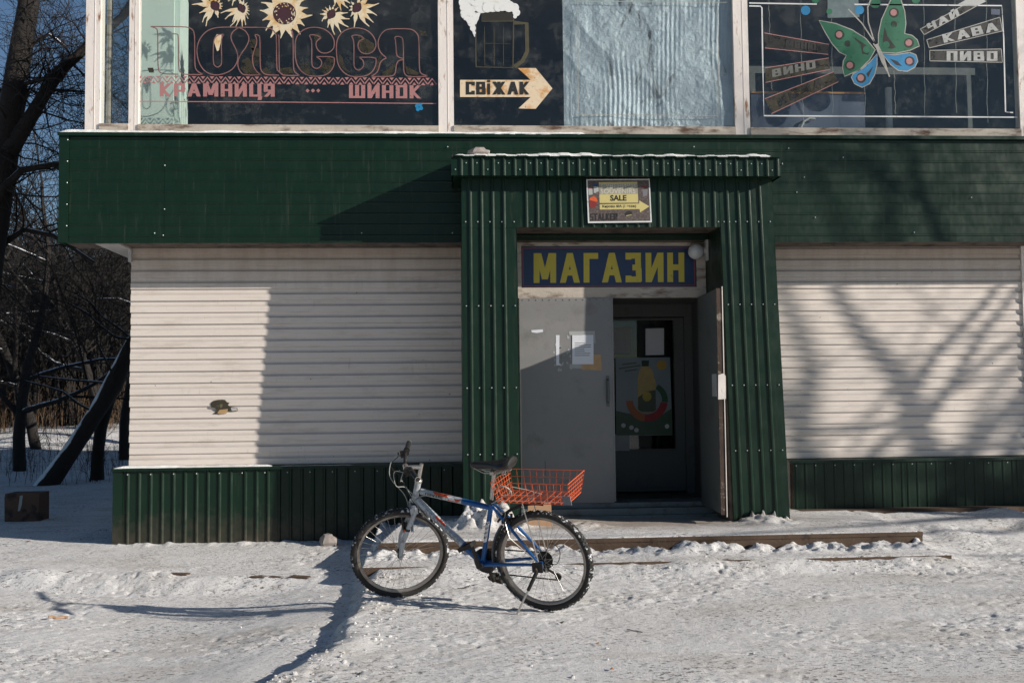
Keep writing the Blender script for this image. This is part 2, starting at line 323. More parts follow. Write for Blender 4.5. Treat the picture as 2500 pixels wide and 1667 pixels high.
# ------------------------------------------------------------------ ground
RNG = np.random.RandomState(11)
LAT = RNG.rand(256, 256)
def vn(x, y, s, o=0):
    x = x / s + 37.3 + o * 17.1; y = y / s + 91.7 + o * 29.3
    xi = np.floor(x).astype(int); yi = np.floor(y).astype(int); fx = x - xi; fy = y - yi
    fx = fx * fx * (3 - 2 * fx); fy = fy * fy * (3 - 2 * fy)
    a = LAT[xi % 256, yi % 256]; b = LAT[(xi + 1) % 256, yi % 256]; c = LAT[xi % 256, (yi + 1) % 256]; d = LAT[(xi + 1) % 256, (yi + 1) % 256]
    return (a * (1 - fx) + b * fx) * (1 - fy) + (c * (1 - fx) + d * fx) * fy - 0.5
def sst(a, b, x):
    t = np.clip((x - a) / (b - a), 0, 1); return t * t * (3 - 2 * t)
def gz(x, y):
    x = np.asarray(x, float); y = np.asarray(y, float)
    n25 = vn(x, y, 0.33, 1); n60 = vn(x, y, 0.8, 2); n8 = vn(x, y, 0.09, 3)
    # right hand trodden forecourt (0) against the lower ground on the left (-0.19)
    rx = np.interp(y, [-9, -6, -5.2, -4.7, -4.2, -3.4, -2.3, -1.9, 2], [-1.9, -1.35, -1.0, -0.79, -0.64, -0.60, -0.62, -0.66, -0.66]) + 0.07 * n25 + 0.05 * n8
    low = -0.150 + 0.03 * n60 + 0.075 * np.exp(-((x - rx + 0.25) / 0.55) ** 2)
    # terrace between plinth and kerb, left
    kx = np.interp(x, [-9, -3.74, -2.4, -1.1, -0.6], [-0.75, -1.36, -1.66, -1.94, -2.02])
    terr = -0.035 + 0.02 * n60 + 0.03 * np.clip((y + 1.9) / 1.9, 0, 1) - 0.05 * sst(0.3, 3, y)
    bank = sst(0, 1, (kx + 0.03 * n25 + 0.03 * n8 - y) / (0.30 + 0.16 * n60))
    zl = terr * (1 - bank) + low * bank + 0.035 * np.exp(-((y - kx + 0.1) / 0.11) ** 2) * np.clip(0.4 + 2.2 * n25, 0, 1)
    right = 0.0 + 0.018 * n60 + 0.17 * sst(-2.2, -0.4, y) * sst(3.6, 4.1, x) + 0.035 * np.clip(n25 * 2, -.3, 1) * sst(-1.8, -1.1, y) * sst(3.9, 4.3, x)
    k = sst(0, 1, (x - rx + 0.15) / 0.16)
    z = zl * (1 - k) + right * k
    z = z + 0.025 * np.exp(-((x - rx - 0.07) / 0.10) ** 2) * np.clip(0.5 + 1.6 * n25, 0, 1.2) * sst(-1.9, -2.3, y)
    # two steps in front of the door
    s2 = (x > -0.70) & (x < 3.92) & (y > -2.20); z = np.where(s2, 0.078 + 0.006 * n25, z)
    s1 = (x > -0.59 + 0.10 * (y + 1.76)) & (x < 3.92) & (y > -1.755); z = np.where(s1, 0.203 + 0.008 * n25 + 0.006 * n60, z)
    # snow heaped along the risers
    h1 = np.clip(0.040 + 0.055 * vn(x, y * .3, 0.30, 5) + 0.065 * vn(x, y, 0.10, 6) + 0.05 * vn(x, y, 0.04, 18), 0, 0.105) * sst(-2.05, -1.78, y)
    z = np.where(s2 & ~s1, z + h1, z)
    h2 = np.clip(0.068 + 0.035 * vn(x, y * .3, 0.3, 7) + 0.02 * n8, 0.05, 0.078) * sst(-2.55, -2.215, y) * sst(-0.66, -0.55, x) * sst(4.3, 3.8, x)
    z = np.where(s2, z, z + h2)
    # heaps at the feet of the porch posts
    for hx, hy, hr, hh, kk in ((0.33, -1.06, 0.27, 0.17, 1), (0.05, -0.9, .2, .05, 0), (2.85, -1.05, 0.24, 0.06, 2), (1.15, -1.15, .22, .035, 0)):
        e = np.exp(-(((x - hx) / hr) ** 2 + ((y - hy) / 0.17) ** 2) ** 1.3)
        z = z + hh * e * (1 + 1.3 * n8 + 0.8 * vn(x, y, 0.045, 8))
        if kk == 2: z = z + 0.06 * e * np.clip(np.cos((x - 2.62) * 2 * pi / 0.105), 0, 1) ** 4 * sst(-1.08, -1.0, y)
    # lumps along the plinth on the left
    z = z + 0.035 * np.exp(-((y + 0.20) / 0.09) ** 2) * np.clip(vn(x, y, 0.10, 9) * 2 + .5 * vn(x, y, .04, 19) + 1.2 * vn(x, y, .6, 20), 0, 1) * (x < -0.3) * (x > -3.2)
    # far background, left: a low bank
    r = np.maximum(y, 0)
    z = z + sst(9, 26, r) * 0.95 + 0.25 * sst(13, 18, r) * vn(x, y, 3.0, 4) + 0.10 * sst(6, 10, r) * vn(x, y, 1.1, 10)
    # footprints-scale and grain-scale relief
    pn = vn(x * .75, y * 1.15, 0.042, 14); pat = np.clip(2.6 * vn(x, y, 0.5, 16) + .45, 0.05, 1)
    pits = -0.016 * np.clip((pn - .20) * 5, 0, 1) * pat + 0.010 * np.clip((-pn - .24) * 5, 0, 1) * pat
    tramp = 0.012 * n25 + 0.007 * vn(x * .8, y * 1.2, 0.15, 12) + 0.0055 * vn(x * .85, y * 1.2, 0.065, 13) + 0.006 * vn(x, y * 1.2, 0.028, 17) + pits
    amp = np.where(s1, 0.30, np.where(s2, 0.55, 0.68)) * (0.62 + 0.9 * np.clip(vn(x, y, 0.6, 15) + .35, 0, 1))
    return z + tramp * amp
def build_ground():
    xs = np.concatenate([[-400, -200, -100, -60, -40], np.arange(-30, -6, 0.5), np.arange(-6, -3.9, 0.05), np.arange(-3.9, 5.6, 0.0125), np.arange(5.6, 8, 0.05), np.arange(8, 30, 1.0), [40, 60, 100, 200, 400]])
    ys = np.concatenate([[-400, -200, -100, -60, -40, -25, -15, -11], np.arange(-9, -5.5, 0.1), np.arange(-5.5, -0.85, 0.0125), np.arange(-0.85, 2.5, 0.05), np.arange(2.5, 34, 0.4), [36, 40, 50, 70, 100, 200, 400]])
    X, Y = np.meshgrid(xs, ys, indexing='ij'); Z = gz(X, Y)
    nx, ny = X.shape
    co = np.stack([X, Y, Z], -1).reshape(-1, 3).astype(np.float32)
    i = (np.arange(nx - 1)[:, None] * ny + np.arange(ny - 1)[None, :]).ravel()
    q = np.stack([i, i + ny, i + ny + 1, i + 1], -1).astype(np.int32)
    me = bpy.data.meshes.new('snow_ground'); me.vertices.add(len(co)); me.vertices.foreach_set('co', co.ravel())
    me.loops.add(q.size); me.loops.foreach_set('vertex_index', q.ravel())
    me.polygons.add(len(q)); me.polygons.foreach_set('loop_start', np.arange(0, q.size, 4, dtype=np.int32))
    me.update(calc_edges=True); me.polygons.foreach_set('use_smooth', np.ones(len(q), bool))
    me.materials.append(M['snow'])
    tag(link('snow_ground', me), kind='structure')
build_ground()
def gh(x, y): return float(gz(np.array([x]), np.array([y]))[0])
# concrete of the two steps: their brown front faces show under the snow
st = MB()
st.prism_xz([(-0.62, 0.02), (3.945, 0.02), (3.945, 0.196), (-0.60, 0.190)], -1.775, -1.756)
st.box(3.921, 3.945, -1.7555, -0.95, 0.02, 0.194); st.prism_xz([(-0.60, 0.16), (3.945, 0.166), (3.945, 0.199), (-0.60, 0.194)], -1.781, -1.7752)
tag(st.build('entrance_step', M['concrete']), kind='structure')
st = MB(); st.box(-0.715, 3.94, -2.219, -2.2015, -0.05, 0.071); st.box(3.75, 3.96, -2.226, -2.2192, -.03, .073)
tag(st.build('lower_step', M['concrete']), kind='structure')
kb = MB(); rk = random.Random(4)
for i in range(16):
    x = -3.75 + i * 0.17 + rk.uniform(-.02, .02)
    if 6 < i < 9: continue
    y = float(np.interp(x, [-9, -3.74, -2.4, -1.1, -0.6], [-0.75, -1.36, -1.66, -1.94, -2.02])) + 0.02
    kb.obox((x, y - .02, -0.085 + rk.uniform(-.035, .008)), (rk.uniform(.05, .085), -.018, rk.uniform(-.006, .006)), (0.01, 0.04 + rk.uniform(-.015, .01), 0), (0, 0, 0.055))
tag(kb.build('kerb', M['concrete']), kind='structure')

# ------------------------------------------------------------------ the shop building
B = thing('store_building', 'two storey shop with cream siding, green sheet metal bands and painted upstairs windows', 'building')
TOPZ = 6.6
# core walls behind the cladding
core = MB()
core.box(-3.12, 0.55, 0.004, 0.25, -0.2, 2.95); core.box(2.70, 9.0, 0.004, 0.25, -0.2, 2.95)
core.box(-3.12, -2.87, 0.25, 6.8, -0.2, 2.95); core.box(8.75, 9.0, .25, 6.8, -0.2, 2.95); core.box(-3.12, 9.0, 6.8, 7.05, -0.2, 6.6)
core.box(0.55, 2.70, 0.004, 0.25, 2.42, 2.95)
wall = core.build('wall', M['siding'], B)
PITCH = 0.1157
prof = [(0, 0.002, 0), (0, -0.0165, 0), (0, -0.0185, 0.003), (0, -0.0185, 0.056), (0, -0.0165, 0.0605), (0, -0.0115, 0.066), (0, -0.0075, 0.075), (0, -0.0052, 0.087), (0, -0.0045, PITCH - .001), (0, 0.002, PITCH - .001)]
def board(x0, x1):
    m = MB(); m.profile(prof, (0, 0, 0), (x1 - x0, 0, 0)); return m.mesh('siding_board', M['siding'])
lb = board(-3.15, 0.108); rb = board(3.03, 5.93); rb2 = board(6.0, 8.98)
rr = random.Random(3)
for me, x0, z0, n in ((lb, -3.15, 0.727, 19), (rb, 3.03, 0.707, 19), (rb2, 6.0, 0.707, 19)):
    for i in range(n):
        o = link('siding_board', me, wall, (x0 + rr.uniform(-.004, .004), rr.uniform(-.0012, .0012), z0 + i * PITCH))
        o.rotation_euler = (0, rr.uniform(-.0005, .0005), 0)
tr = MB(); tr.box(5.932, 5.998, -0.035, 0.0, 0.69, 2.92); tr.build('corner_trim', M['rust_white'], wall)
tr = MB(); tr.box(-3.165, -3.135, -0.06, 0.2, 2.73, 2.86); tr.build('bracket', M['pipe'], wall)
# torn hole in the siding: dark cavity with a ragged edge
hole = [(530, 976), (541, 975), (549, 976), (553, 981), (560, 984), (556, 988), (562, 993), (579, 996), (580, 1003), (566, 1005), (555, 1004), (552, 1009), (537, 1011), (519, 1010), (528, 1004), (525, 996), (515, 994), (514, 984), (521, 978)]
hm = MB(); hm.prism_xz([(p.x, p.z) for p in (at(a, b, -0.03) for a, b in hole)], -0.0245, -0.0225)
hm.build('hole', simple('dark cavity behind torn siding', (0.035, 0.03, 0.018), 0.9, 0, 0.5, 30, (0.16, 0.14, 0.07), (0.55, 0.65), 20), wall)
for pts, mt in (([(536, 1000), (556, 998), (555, 1004), (552, 1009), (537, 1011), (530, 1008)], M['tape']), ([(563, 995), (577, 996), (579, 1002), (566, 1003)], M['pale'])):
    hm = MB(); hm.prism_xz([(p.x, p.z) for p in (at(a, b, -0.03) for a, b in pts)], -0.027, -0.0247); hm.build('torn_flap', mt, wall)

# ribbed sheet: ribs along z (vertical) or x (horizontal)
def ribbed(xa, xb, za, zb, yt, yb, pitch, vertical=True, rib=0.013, top=0.012, foot=0.038, start=0.05, xl=None, xr=None):
    """sheet from (xa,za) to (xb,zb); y runs from yb at za to yt at zb; xl/xr = x of the edges at the bottom"""
    m = MB(); L = (xb - xa) if vertical else (zb - za)
    us = [(0, 0)]; c = start
    while c < L - foot / 2:
        if c - foot / 2 > 0: us += [(c - foot / 2, 0), (c - top / 2, rib), (c + top / 2, rib), (c + foot / 2, 0)]
        c += pitch
    us.append((L, 0))
    xl = xa if xl is None else xl; xr = xb if xr is None else xr
    vs = []
    if vertical:
        for z, y, a, b in ((za, yb, xl, xr), (zb, yt, xa, xb)):
            for u, h in us: vs.append((a + (b - a) * u / L, y - h, z))
    else:
        for x in (xa, xb):
            for u, h in us: vs.append((x, yt + (yb - yt) * (1 - u / L) - h, za + u))
    n = len(us); th = 0.0012
    vs2 = [(v[0], v[1] + th, v[2]) for v in vs]
    fs = []
    for k in range(n - 1):
        fs.append((k, k + 1, n + k + 1, n + k)); fs.append((2 * n + k, 3 * n + k, 3 * n + k + 1, 2 * n + k + 1))
        fs.append((k, 2 * n + k, 2 * n + k + 1, k + 1)); fs.append((n + k, n + k + 1, 3 * n + k + 1, 3 * n + k))
    fs.append((0, n, 3 * n, 2 * n)); fs.append((n - 1, 3 * n - 1, 4 * n - 1, 2 * n - 1))
    m.add(vs + vs2, fs); return m
SCREWS = MB()
def screw(x, y, z, r=0.0066): SCREWS.sphere((x, y, z), r, 6, 4, 0, (1, .6, 1))

# plinths
pl = MB(); pl.box(-3.25, 0.10, -0.105, 0.0, -0.3, 0.70); plinth = pl.build('plinth', M['soffit'], B)
pl = MB(); pl.box(3.43, 8.9, -0.085, 0.0, 0.05, 0.675); plinth2 = pl.build('plinth', M['soffit'], B)
for xa, xb in ((-3.18, -2.05), (-2.06, -0.92), (-0.93, 0.10)):
    ribbed(xa, xb, -0.3, 0.70, -0.113 - (0.002 if xa > -2.5 and xa < -1 else 0), -0.118, 0.109, rib=0.013, foot=.036).build('metal_sheet', M['green_splash'], plinth)
for xa, xb in ((3.43, 4.6), (4.59, 5.75), (5.74, 6.9)):
    ribbed(xa, xb, 0.05, 0.675, -0.095 - (0.002 if 4 < xa < 5 else 0), -0.095, 0.100, rib=0.006, foot=.026, start=.03).build('metal_sheet', M['green'], plinth2)
t_ = MB(); t_.box(3.46, 8.9, -.235, -.100, .02, .205); t_.box(3.46, 5.1, -.255, -.236, .02, .192); t_.build('base_board', M['concrete'], plinth2)
t_ = MB(); t_.box(-3.268, -3.176, -0.128, -0.1255, -0.3, 0.703); t_.box(-3.268, -3.2655, -0.1255, 2.0, -0.3, 0.703); t_.build('corner_trim', M['green_splash'], plinth)
t_ = MB(); t_.profile([(0, 0, 0), (0, -0.145, -0.008), (0, -0.147, -0.035), (0, -0.143, -0.035), (0, -0.141, -0.012), (0, 0, -0.005)], (-3.275, 0, 0.725), (0.10, 0, 0.723)); t_.build('cap_flashing', M['green_splash'], plinth)
t_ = MB(); t_.profile([(0, 0, 0), (0, -0.115, -0.008), (0, -0.117, -0.035), (0, -0.113, -0.035), (0, -0.111, -0.012), (0, 0, -0.005)], (3.40, 0, 0.702), (8.9, 0, 0.702)); t_.build('cap_flashing', M['green'], plinth2)
for k in range(0, 30, 2): screw(-3.13 + k * .109, -0.126, 0.655)
for k in range(0, 28, 2): screw(3.46 + k * .1, -0.108, 0.64)

# green fascia band under the upstairs windows
FY = -0.43
fb = MB(); fb.box(-3.66, 9.0, FY + 0.012, 0.0, 2.872, 3.90); fb.box(-3.35, -3.13, 0.0, 6.9, 2.872, 3.90); fb.box(-3.12, 9.0, 0.0, 6.8, 2.951, 3.90)
fascia = fb.build('fascia', M['soffit'], B)
so_ = MB(); so_.box(-3.36, -3.14, FY + .03, 6.8, 2.852, 2.8715); so_.build('soffit', M['pale'], fascia)
for k, (xa, xb) in enumerate(((-3.61, -2.70), (-2.71, -0.55), (-0.56, 1.60), (1.59, 3.75), (3.74, 5.9), (5.89, 9.0))):
    ribbed(xa, xb, 2.875, 3.893, FY - (.0025 if k % 2 else 0), FY - .003 - (.0025 if k % 2 else 0), 0.105, False, rib=0.0055, top=.010, foot=.024).build('metal_sheet', M['green'], fascia)
t_ = MB(); t_.box(-3.69, -3.60, FY - .018, FY - .014, 2.862, 3.895); t_.box(-3.69, -3.686, FY - .014, 0.0, 2.862, 3.895); t_.build('corner_trim', M['green'], fascia)
t_ = MB(); t_.profile([(0, .13, 0.03), (0, -0.035, 0.005), (0, -0.037, -0.028), (0, -0.033, -0.028), (0, -0.031, 0.0), (0, .13, 0.02)], (-3.70, FY, 3.905), (1.5, FY, 3.912)); t_.profile([(0, .13, 0.03), (0, -0.036, 0.005), (0, -0.039, -0.03), (0, -0.034, -0.03), (0, -0.032, 0.0), (0, .13, 0.02)], (1.48, FY, 3.912), (9, FY, 3.912)); t_.build('cap_flashing', M['green'], fascia)
t_ = MB(); t_.box(-3.69, 0.10, FY - .013, FY - .0005, 2.855, 2.8745); t_.box(3.05, 9, FY - .013, FY - .0005, 2.855, 2.8745); t_.build('drip_edge', M['green'], fascia)
for k in range(5): screw(-3.612, FY - .019, 3.02 + k * .205)
for x, z in ((-2.71, 3.18), (-2.71, 3.60), (-2.72, 2.93), (-2.80, 2.95), (-0.85, 2.95), (0.02, 2.95), (-.02, 3.79), (0.7, 3.72), (1.75, 3.72), (2.4, 3.80), (3.35, 3.79), (3.5, 3.5), (3.6, 3.1), (3.42, 3.35), (4.6, 2.95), (5.2, 3.3), (3.9, 3.7)): screw(x, FY - .012, z)

# entrance porch: leaning ribbed front, deep reveals, canopy
def py_(z): return -0.978 + (z - 0.2) * 0.112 / 3.19
pc = MB()
for x0, x1 in ((0.12, 0.60), (2.535, 3.02)): pc.add([(x, y, z) for x in (x0, x1) for y, z in ((py_(.05) + .02, 0.05), (0, 0.05), (py_(3.4) + .02, 3.4), (0, 3.4))], [(0, 1, 3, 2), (4, 6, 7, 5), (0, 4, 5, 1), (2, 3, 7, 6), (0, 2, 6, 4), (1, 5, 7, 3)])
pc.box(0.601, 2.534, py_(3.1) + .035, -0.15, 2.945, 3.4)
porch = pc.build('porch', M['soffit'], B)
ribbed(0.107, 0.612, 2.925, 3.40, py_(3.40), py_(2.925), 0.104, start=.075).build('metal_sheet', M['green'], porch)
ribbed(0.107, 0.612, 0.05, 2.93, py_(2.93) + .003, py_(0.05) + .003, 0.104, start=.075, xl=0.100, xr=0.620).build('metal_sheet', M['green'], porch)
ribbed(0.612, 2.522, 2.93, 3.40, py_(3.40) + .002, py_(2.93) + .002, 0.104, start=.09).build('metal_sheet', M['green'], porch)
ribbed(2.522, 3.026, 0.05, 3.40, py_(3.40), py_(0.05), 0.104, start=.07, xl=2.568, xr=3.086).build('metal_sheet', M['green'], porch)
for xa, xb, x in ((0.107, 0.100, 0), (3.027, 3.087, 1)):
    sd = MB(); th = -.002 if not x else .002
    sd.add([(xa, py_(3.4), 3.4), (xa, 0, 3.4), (xb, 0, .05), (xb, py_(.05), .05), (xa + th, py_(3.4), 3.4), (xa + th, 0, 3.4), (xb + th, 0, .05), (xb + th, py_(.05), .05)], [(0, 1, 2, 3), (7, 6, 5, 4), (0, 4, 5, 1), (1, 5, 6, 2), (2, 6, 7, 3), (3, 7, 4, 0)])
    sd.build('side_panel', M['green'], porch)
for xa, xb in ((0.6125, 0.6205), (2.5215, 2.5675)):
    sd = MB(); th = .0018 if xa < 1 else -.0018
    sd.add([(xa, py_(2.93), 2.93), (xa, -.2, 2.93), (xb, -.2, .05), (xb, py_(.05), .05), (xa + th, py_(2.93), 2.93), (xa + th, -.2, 2.93), (xb + th, -.2, .05), (xb + th, py_(.05), .05)], [(0, 1, 2, 3), (7, 6, 5, 4), (0, 4, 5, 1), (1, 5, 6, 2), (2, 6, 7, 3), (3, 7, 4, 0)])
    sd.build('reveal', M['green'] if xa > 1 else M['green'], porch)
for zz in (2.98, 2.2, 1.45, 0.85):
    for k in range(5): screw(0.14 + k * .112 + (0 if zz < 2.9 else 0), py_(zz) - .006, zz)
    for k in range(5): screw(2.56 + (2.93 - zz) * .018 + k * .11, py_(zz) - .006, zz)
for k in range(7): screw(1.98 + k * .105 if k > 3 else 0.75 + k * .104, py_(2.97) - .006, 2.98)
# canopy
cf = MB(); cf.box(0.03, 3.06, -0.985, FY - .02, 3.39, 3.41); cf.add([(0.02, -0.99, 3.545), (3.075, -0.99, 3.545), (3.075, FY - .016, 3.62), (0.02, FY - .016, 3.62), (0.02, -0.99, 3.556), (3.075, -0.99, 3.556), (3.075, FY - .016, 3.63), (0.02, FY - .016, 3.63)], [(0, 3, 2, 1), (4, 5, 6, 7), (0, 1, 5, 4), (1, 2, 6, 5), (2, 3, 7, 6), (3, 0, 4, 7)])
canopy = cf.build('canopy', M['green'], B)
ribbed(0.015, 3.077, 3.385, 3.55, -1.0, -1.004, 0.098, start=.085).build('metal_sheet', M['green'], canopy)
for x in (0.013, 3.0785):
    sd = MB(); sd.add([(x, -1.004, 3.385), (x, FY - .016, 3.385), (x, FY - .016, 3.625), (x, -1.0, 3.55), (x + .002, -1.004, 3.385), (x + .002, FY - .016, 3.385), (x + .002, FY - .016, 3.625), (x + .002, -1.0, 3.55)], [(0, 1, 2, 3), (7, 6, 5, 4), (0, 4, 5, 1), (1, 5, 6, 2), (2, 6, 7, 3), (3, 7, 4, 0)])
    sd.build('side_panel', M['green'], canopy)
cl = MB()
for k in range(31): cl.box(0.03 + k * .098, 0.03 + k * .098 + .088, -1.025, -0.99, 3.556 - (.006 if k % 2 else 0), 3.568 - (.006 if k % 2 else 0))
cl.build('roof_edge', M['green'], canopy)
for k in range(0, 32): screw(0.05 + k * .098, -1.008, 3.50 if k % 3 else 3.44, .006)
sc = SCREWS.build('screw_heads', M['screw'], B, True); sc['kind'] = 'stuff'

# doorway
DY = -0.3
df = MB()
df.box(0.622, 2.52, DY - .03, DY + .06, 2.838, 2.925)
df.box(0.622, 2.52, DY - .035, DY + .06, 2.325, 2.428)
df.box(0.622, 0.692, DY - .03, DY + .06, 2.428, 2.838); df.box(2.43, 2.52, DY - .03, DY + .06, 2.428, 2.838)
df.box(0.692, 2.43, DY + .02, DY + .06, 2.428, 2.838)
df.box(0.622, 0.662, DY - .02, DY + .06, 0.33, 2.325); df.box(2.475, 2.54, DY - .02, DY + .06, 0.33, 2.325)
frame = df.build('door_frame', M['rust_trim'], B)
ts = MB(); ts.box(0.62, 2.56, DY - .16, DY + .25, 0.1, 0.285); ts.box(0.62, 2.56, DY - .045, DY + .25, 0.2851, 0.328); ts.box(0.62, 2.56, -0.52, DY - .161, 0.1, 0.225)
ts.build('threshold', M['sill'], B)
dl = MB(); dl.box(0.664, 1.57, DY - .045, DY, 0.331, 2.323); dl.box(1.5701, 1.585, DY - .050, DY - .02, 0.34, 2.323)
leaf = dl.build('door', M['door_grey'], B)
dh = MB(); dh.tube([(1.52, DY - .046, 1.52), (1.52, DY - .085, 1.51), (1.522, DY - .09, 1.40), (1.52, DY - .085, 1.31), (1.52, DY - .046, 1.30)], .011, 8); dh.box(1.505, 1.537, DY - .05, DY - .0452, 1.26, 1.56); dh.build('handle', M['inner_grey'], leaf, True)
sv = MB()
for k in range(14):
    sv.sphere((0.70 + k * .066, DY - .046, 2.305), .006, 6, 4); sv.sphere((1.54, DY - .046, 0.42 + k * .14), .005, 6, 4)
for k in range(6): sv.box(0.9 + .0001 * k, 0.903, DY - .0462, DY - .0451, .6 + k * .01, .7 + k * .01)
sv.build('rivets', M['ink_soft'], leaf)
dm = MB()
for k in range(40):
    a = random.uniform(1.0, 1.25); z = random.uniform(1.62, 1.98); r = random.uniform(.004, .018)
    dm.poly([(a + r * cos(q) * random.uniform(.5, 1.3), DY - .0465, z + r * sin(q) * random.uniform(.6, 1.9)) for q in [i * pi / 3 for i in range(6)]])
dm.build('paper_scraps', M['paper_old'], leaf)['kind'] = 'stuff'
dm = MB(); dm.poly([(p.x, DY - .0472, p.z) for p in (at(a, b, DY - .046) for a, b in ((1297, 806), (1325, 804), (1326, 810), (1310, 813), (1298, 811)))]); dm.poly([(p.x, DY - .0472, p.z) for p in (at(a, b, DY - .046) for a, b in ((1357, 818), (1366, 818), (1365, 886), (1371, 891), (1358, 892)))]); dm.build('torn_tape', M['paper'], leaf)
dm = MB(); [dm.poly([(p.x, DY - .0470, p.z) for p in (at(a, b, DY - .046) for a, b in Q)]) for Q in ([(1389, 809), (1452, 808), (1454, 838), (1450, 838), (1450, 816), (1390, 818)], [(1391, 888), (1421, 890), (1422, 900), (1390, 898)])]; dm.build('grey_tape', M['paper_old'], leaf)['kind'] = 'stuff'
# open right leaf with rusty edge and lock plates
ol = MB()
def leafpt(s, t, z): return (2.470 - 0.020 * s - t, DY - .04 - 0.79 * s, z)
def leafbox(m, s0, s1, t0, t1, z0, z1, mi=0): m.add([leafpt(s, t, z) for s in (s0, s1) for t in (t0, t1) for z in (z0, z1)], [(0, 1, 3, 2), (4, 6, 7, 5), (0, 4, 5, 1), (2, 3, 7, 6), (0, 2, 6, 4), (1, 5, 7, 3)], mi)
leafbox(ol, 0.02, 0.985, 0, 0.045, 0.30, 2.323)
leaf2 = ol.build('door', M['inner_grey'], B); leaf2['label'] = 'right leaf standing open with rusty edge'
ol = MB(); leafbox(ol, 0.9852, 1.0, -.004, 0.046, 0.29, 2.33); ol.build('door_edge', M['rust'], leaf2)
ol = MB(); leafbox(ol, 0.9853, 1.008, -.012, -.0045, 0.27, 2.345); ol.build('edge_strip', M['rust_white'], leaf2)
ol = MB(); leafbox(ol, 0.72, 0.93, 0.0452, 0.05, 1.35, 1.555); ol.build('lock_plate', M['pipe'], leaf2)
ol = MB(); p = at(1762, 945, -1.17)
ol.prism_xz([(p.x - .035, p.z - .11), (p.x + .035, p.z - .105), (p.x + .037, p.z + .10), (p.x + .02, p.z + .125), (p.x - .03, p.z + .11)], -1.175, -1.165); lp = ol.build('lock_plate', M['rust_white'], leaf2)
# vestibule and inner door
IY = 0.80
vb = MB(); vb.box(0.56, 0.60, .06, IY, .2, 2.42); XR = at(1690, 900, IY).x; vb.box(XR, XR + .05, .26, IY + .06, .2, 2.42); vb.box(.56, XR + .05, .06, IY, 2.36, 2.41)
vb.box(0.60, 1.50, IY, IY + .06, .25, 2.36); vb.box(XR - .09, XR - .001, IY - .03, IY + .06, .25, 2.36); vb.box(1.50, XR - .091, IY - .03, IY + .06, 2.22, 2.36)
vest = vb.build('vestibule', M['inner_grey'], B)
fl = MB(); fl.box(.56, 2.75, .0501, IY + 1.5, .20, .30); fl.build('vestibule_floor', M['soffit'], B)
idr = MB()
gx0, gx1 = at(1488, 900, IY).x, at(1646, 900, IY).x; gz1, gz0 = at(1560, 782, IY).z, at(1560, 1096, IY).z
idr.box(1.502, gx0, IY, IY + .05, .32, 2.21); idr.box(gx1, XR - .092, IY, IY + .05, .32, 2.21); idr.box(gx0, gx1, IY, IY + .05, gz1, 2.21); idr.box(gx0, gx1, IY, IY + .05, .32, gz0)
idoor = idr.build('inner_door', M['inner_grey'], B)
idr = MB(); idr.box(gx0, gx1, IY + .02, IY + .026, gz0, gz1); idr.build('pane', M['glass'], idoor)
idr = MB()
for a, b, c, d in ((gx0 - .02, gx0, gz0, gz1), (gx1, gx1 + .02, gz0, gz1), (gx0 - .02, gx1 + .02, gz1, gz1 + .02), (gx0 - .02, gx1 + .02, gz0 - .02, gz0)): idr.box(a, b, IY - .012, IY - .0005, c, d)
idr.box(gx0, gx1, IY - .012, IY - .0005, .36, .375); idr.box(gx0, gx1, IY - .012, IY - .0005, .74, .755); idr.build('moulding', M['inner_grey'], idoor)
rm = MB(); rm.box(-2.8, 8.7, 3.0, 3.05, .2, 2.95); rm.box(1.0, 1.05, IY + .07, 3.0, .2, 2.95); rm.box(3.2, 3.25, IY + .07, 3.0, .2, 2.95); rm.box(1.05, 3.2, IY + .07, 3, 2.3, 2.35)
rm.build('inner_wall', M['dark'], B)

# upstairs storey: frame, panes, room
WY = -0.30
def wx(px, py=150): return at(px, py, WY).x
fx = {'a0': wx(211), 'a1': wx(247), 'b0': wx(317), 'b1': wx(341), 'c0': wx(1070), 'c1': wx(1107), 'd0': wx(1790), 'd1': wx(1826), 'e0': wx(2482), 'e1': wx(2520)}
ZB = 4.03
for a, b, dpt in (('a0', 'a1', .10), ('b0', 'b1', .05), ('c0', 'c1', .06), ('d0', 'd1', .06), ('e0', 'e1', .06)):
    m = MB(); x0, x1 = fx[a], fx[b]
    m.box(x0, x1, WY - .025, WY + dpt, 3.93, TOPZ); m.box(x0 + (x1 - x0) * .60, x0 + (x1 - x0) * .64, WY - .028, WY - .0251, 3.93, TOPZ)
    m.build('frame_post', M['rust_white'], B)
m = MB(); m.box(fx['a1'], fx['b0'], WY - .04, WY + .05, 3.925, ZB); m.box(fx['b1'], fx['c0'], WY - .04, WY + .05, 3.925, ZB - .005); m.box(fx['c1'], fx['d0'], WY - .04, WY + .05, 3.925, ZB); m.box(fx['d1'], fx['e0'], WY - .04, WY + .05, 3.925, ZB - .005); m.box(fx['e1'], 9, WY - .04, WY + .05, 3.925, ZB)
m.box(fx['a0'], 9, WY - .04, WY + .05, 6.2, TOPZ); m.build('window_rail', M['rust_trim'], B)
m = MB(); m.box(fx['a0'] + .01, 9, WY + .06, 6.8, 3.901, 3.95); m.build('upper_floor', M['dark'], B)
m = MB(); m.box(fx['a0'], 9.02, WY - .08, 7.06, TOPZ, TOPZ + .35); m.box(fx['a0'] + .01, 9, WY + .06, 6.8, 6.21, 6.25); m.build('roof', M['pale'], B)
m = MB(); m.box(-3.4, 9, 4.0, 4.05, 3.95, 6.2); m.box(-3.47, -3.40, 1.6, 6.8, 3.9, TOPZ); m.box(0.0, .05, .9, 4.0, 3.95, 6.2); m.box(2.9, 2.95, .4, 4, 3.95, 6.2); m.box(8.9, 8.99, WY + .06, 6.8, 3.95, TOPZ); m.build('room_wall', M['room'], B)
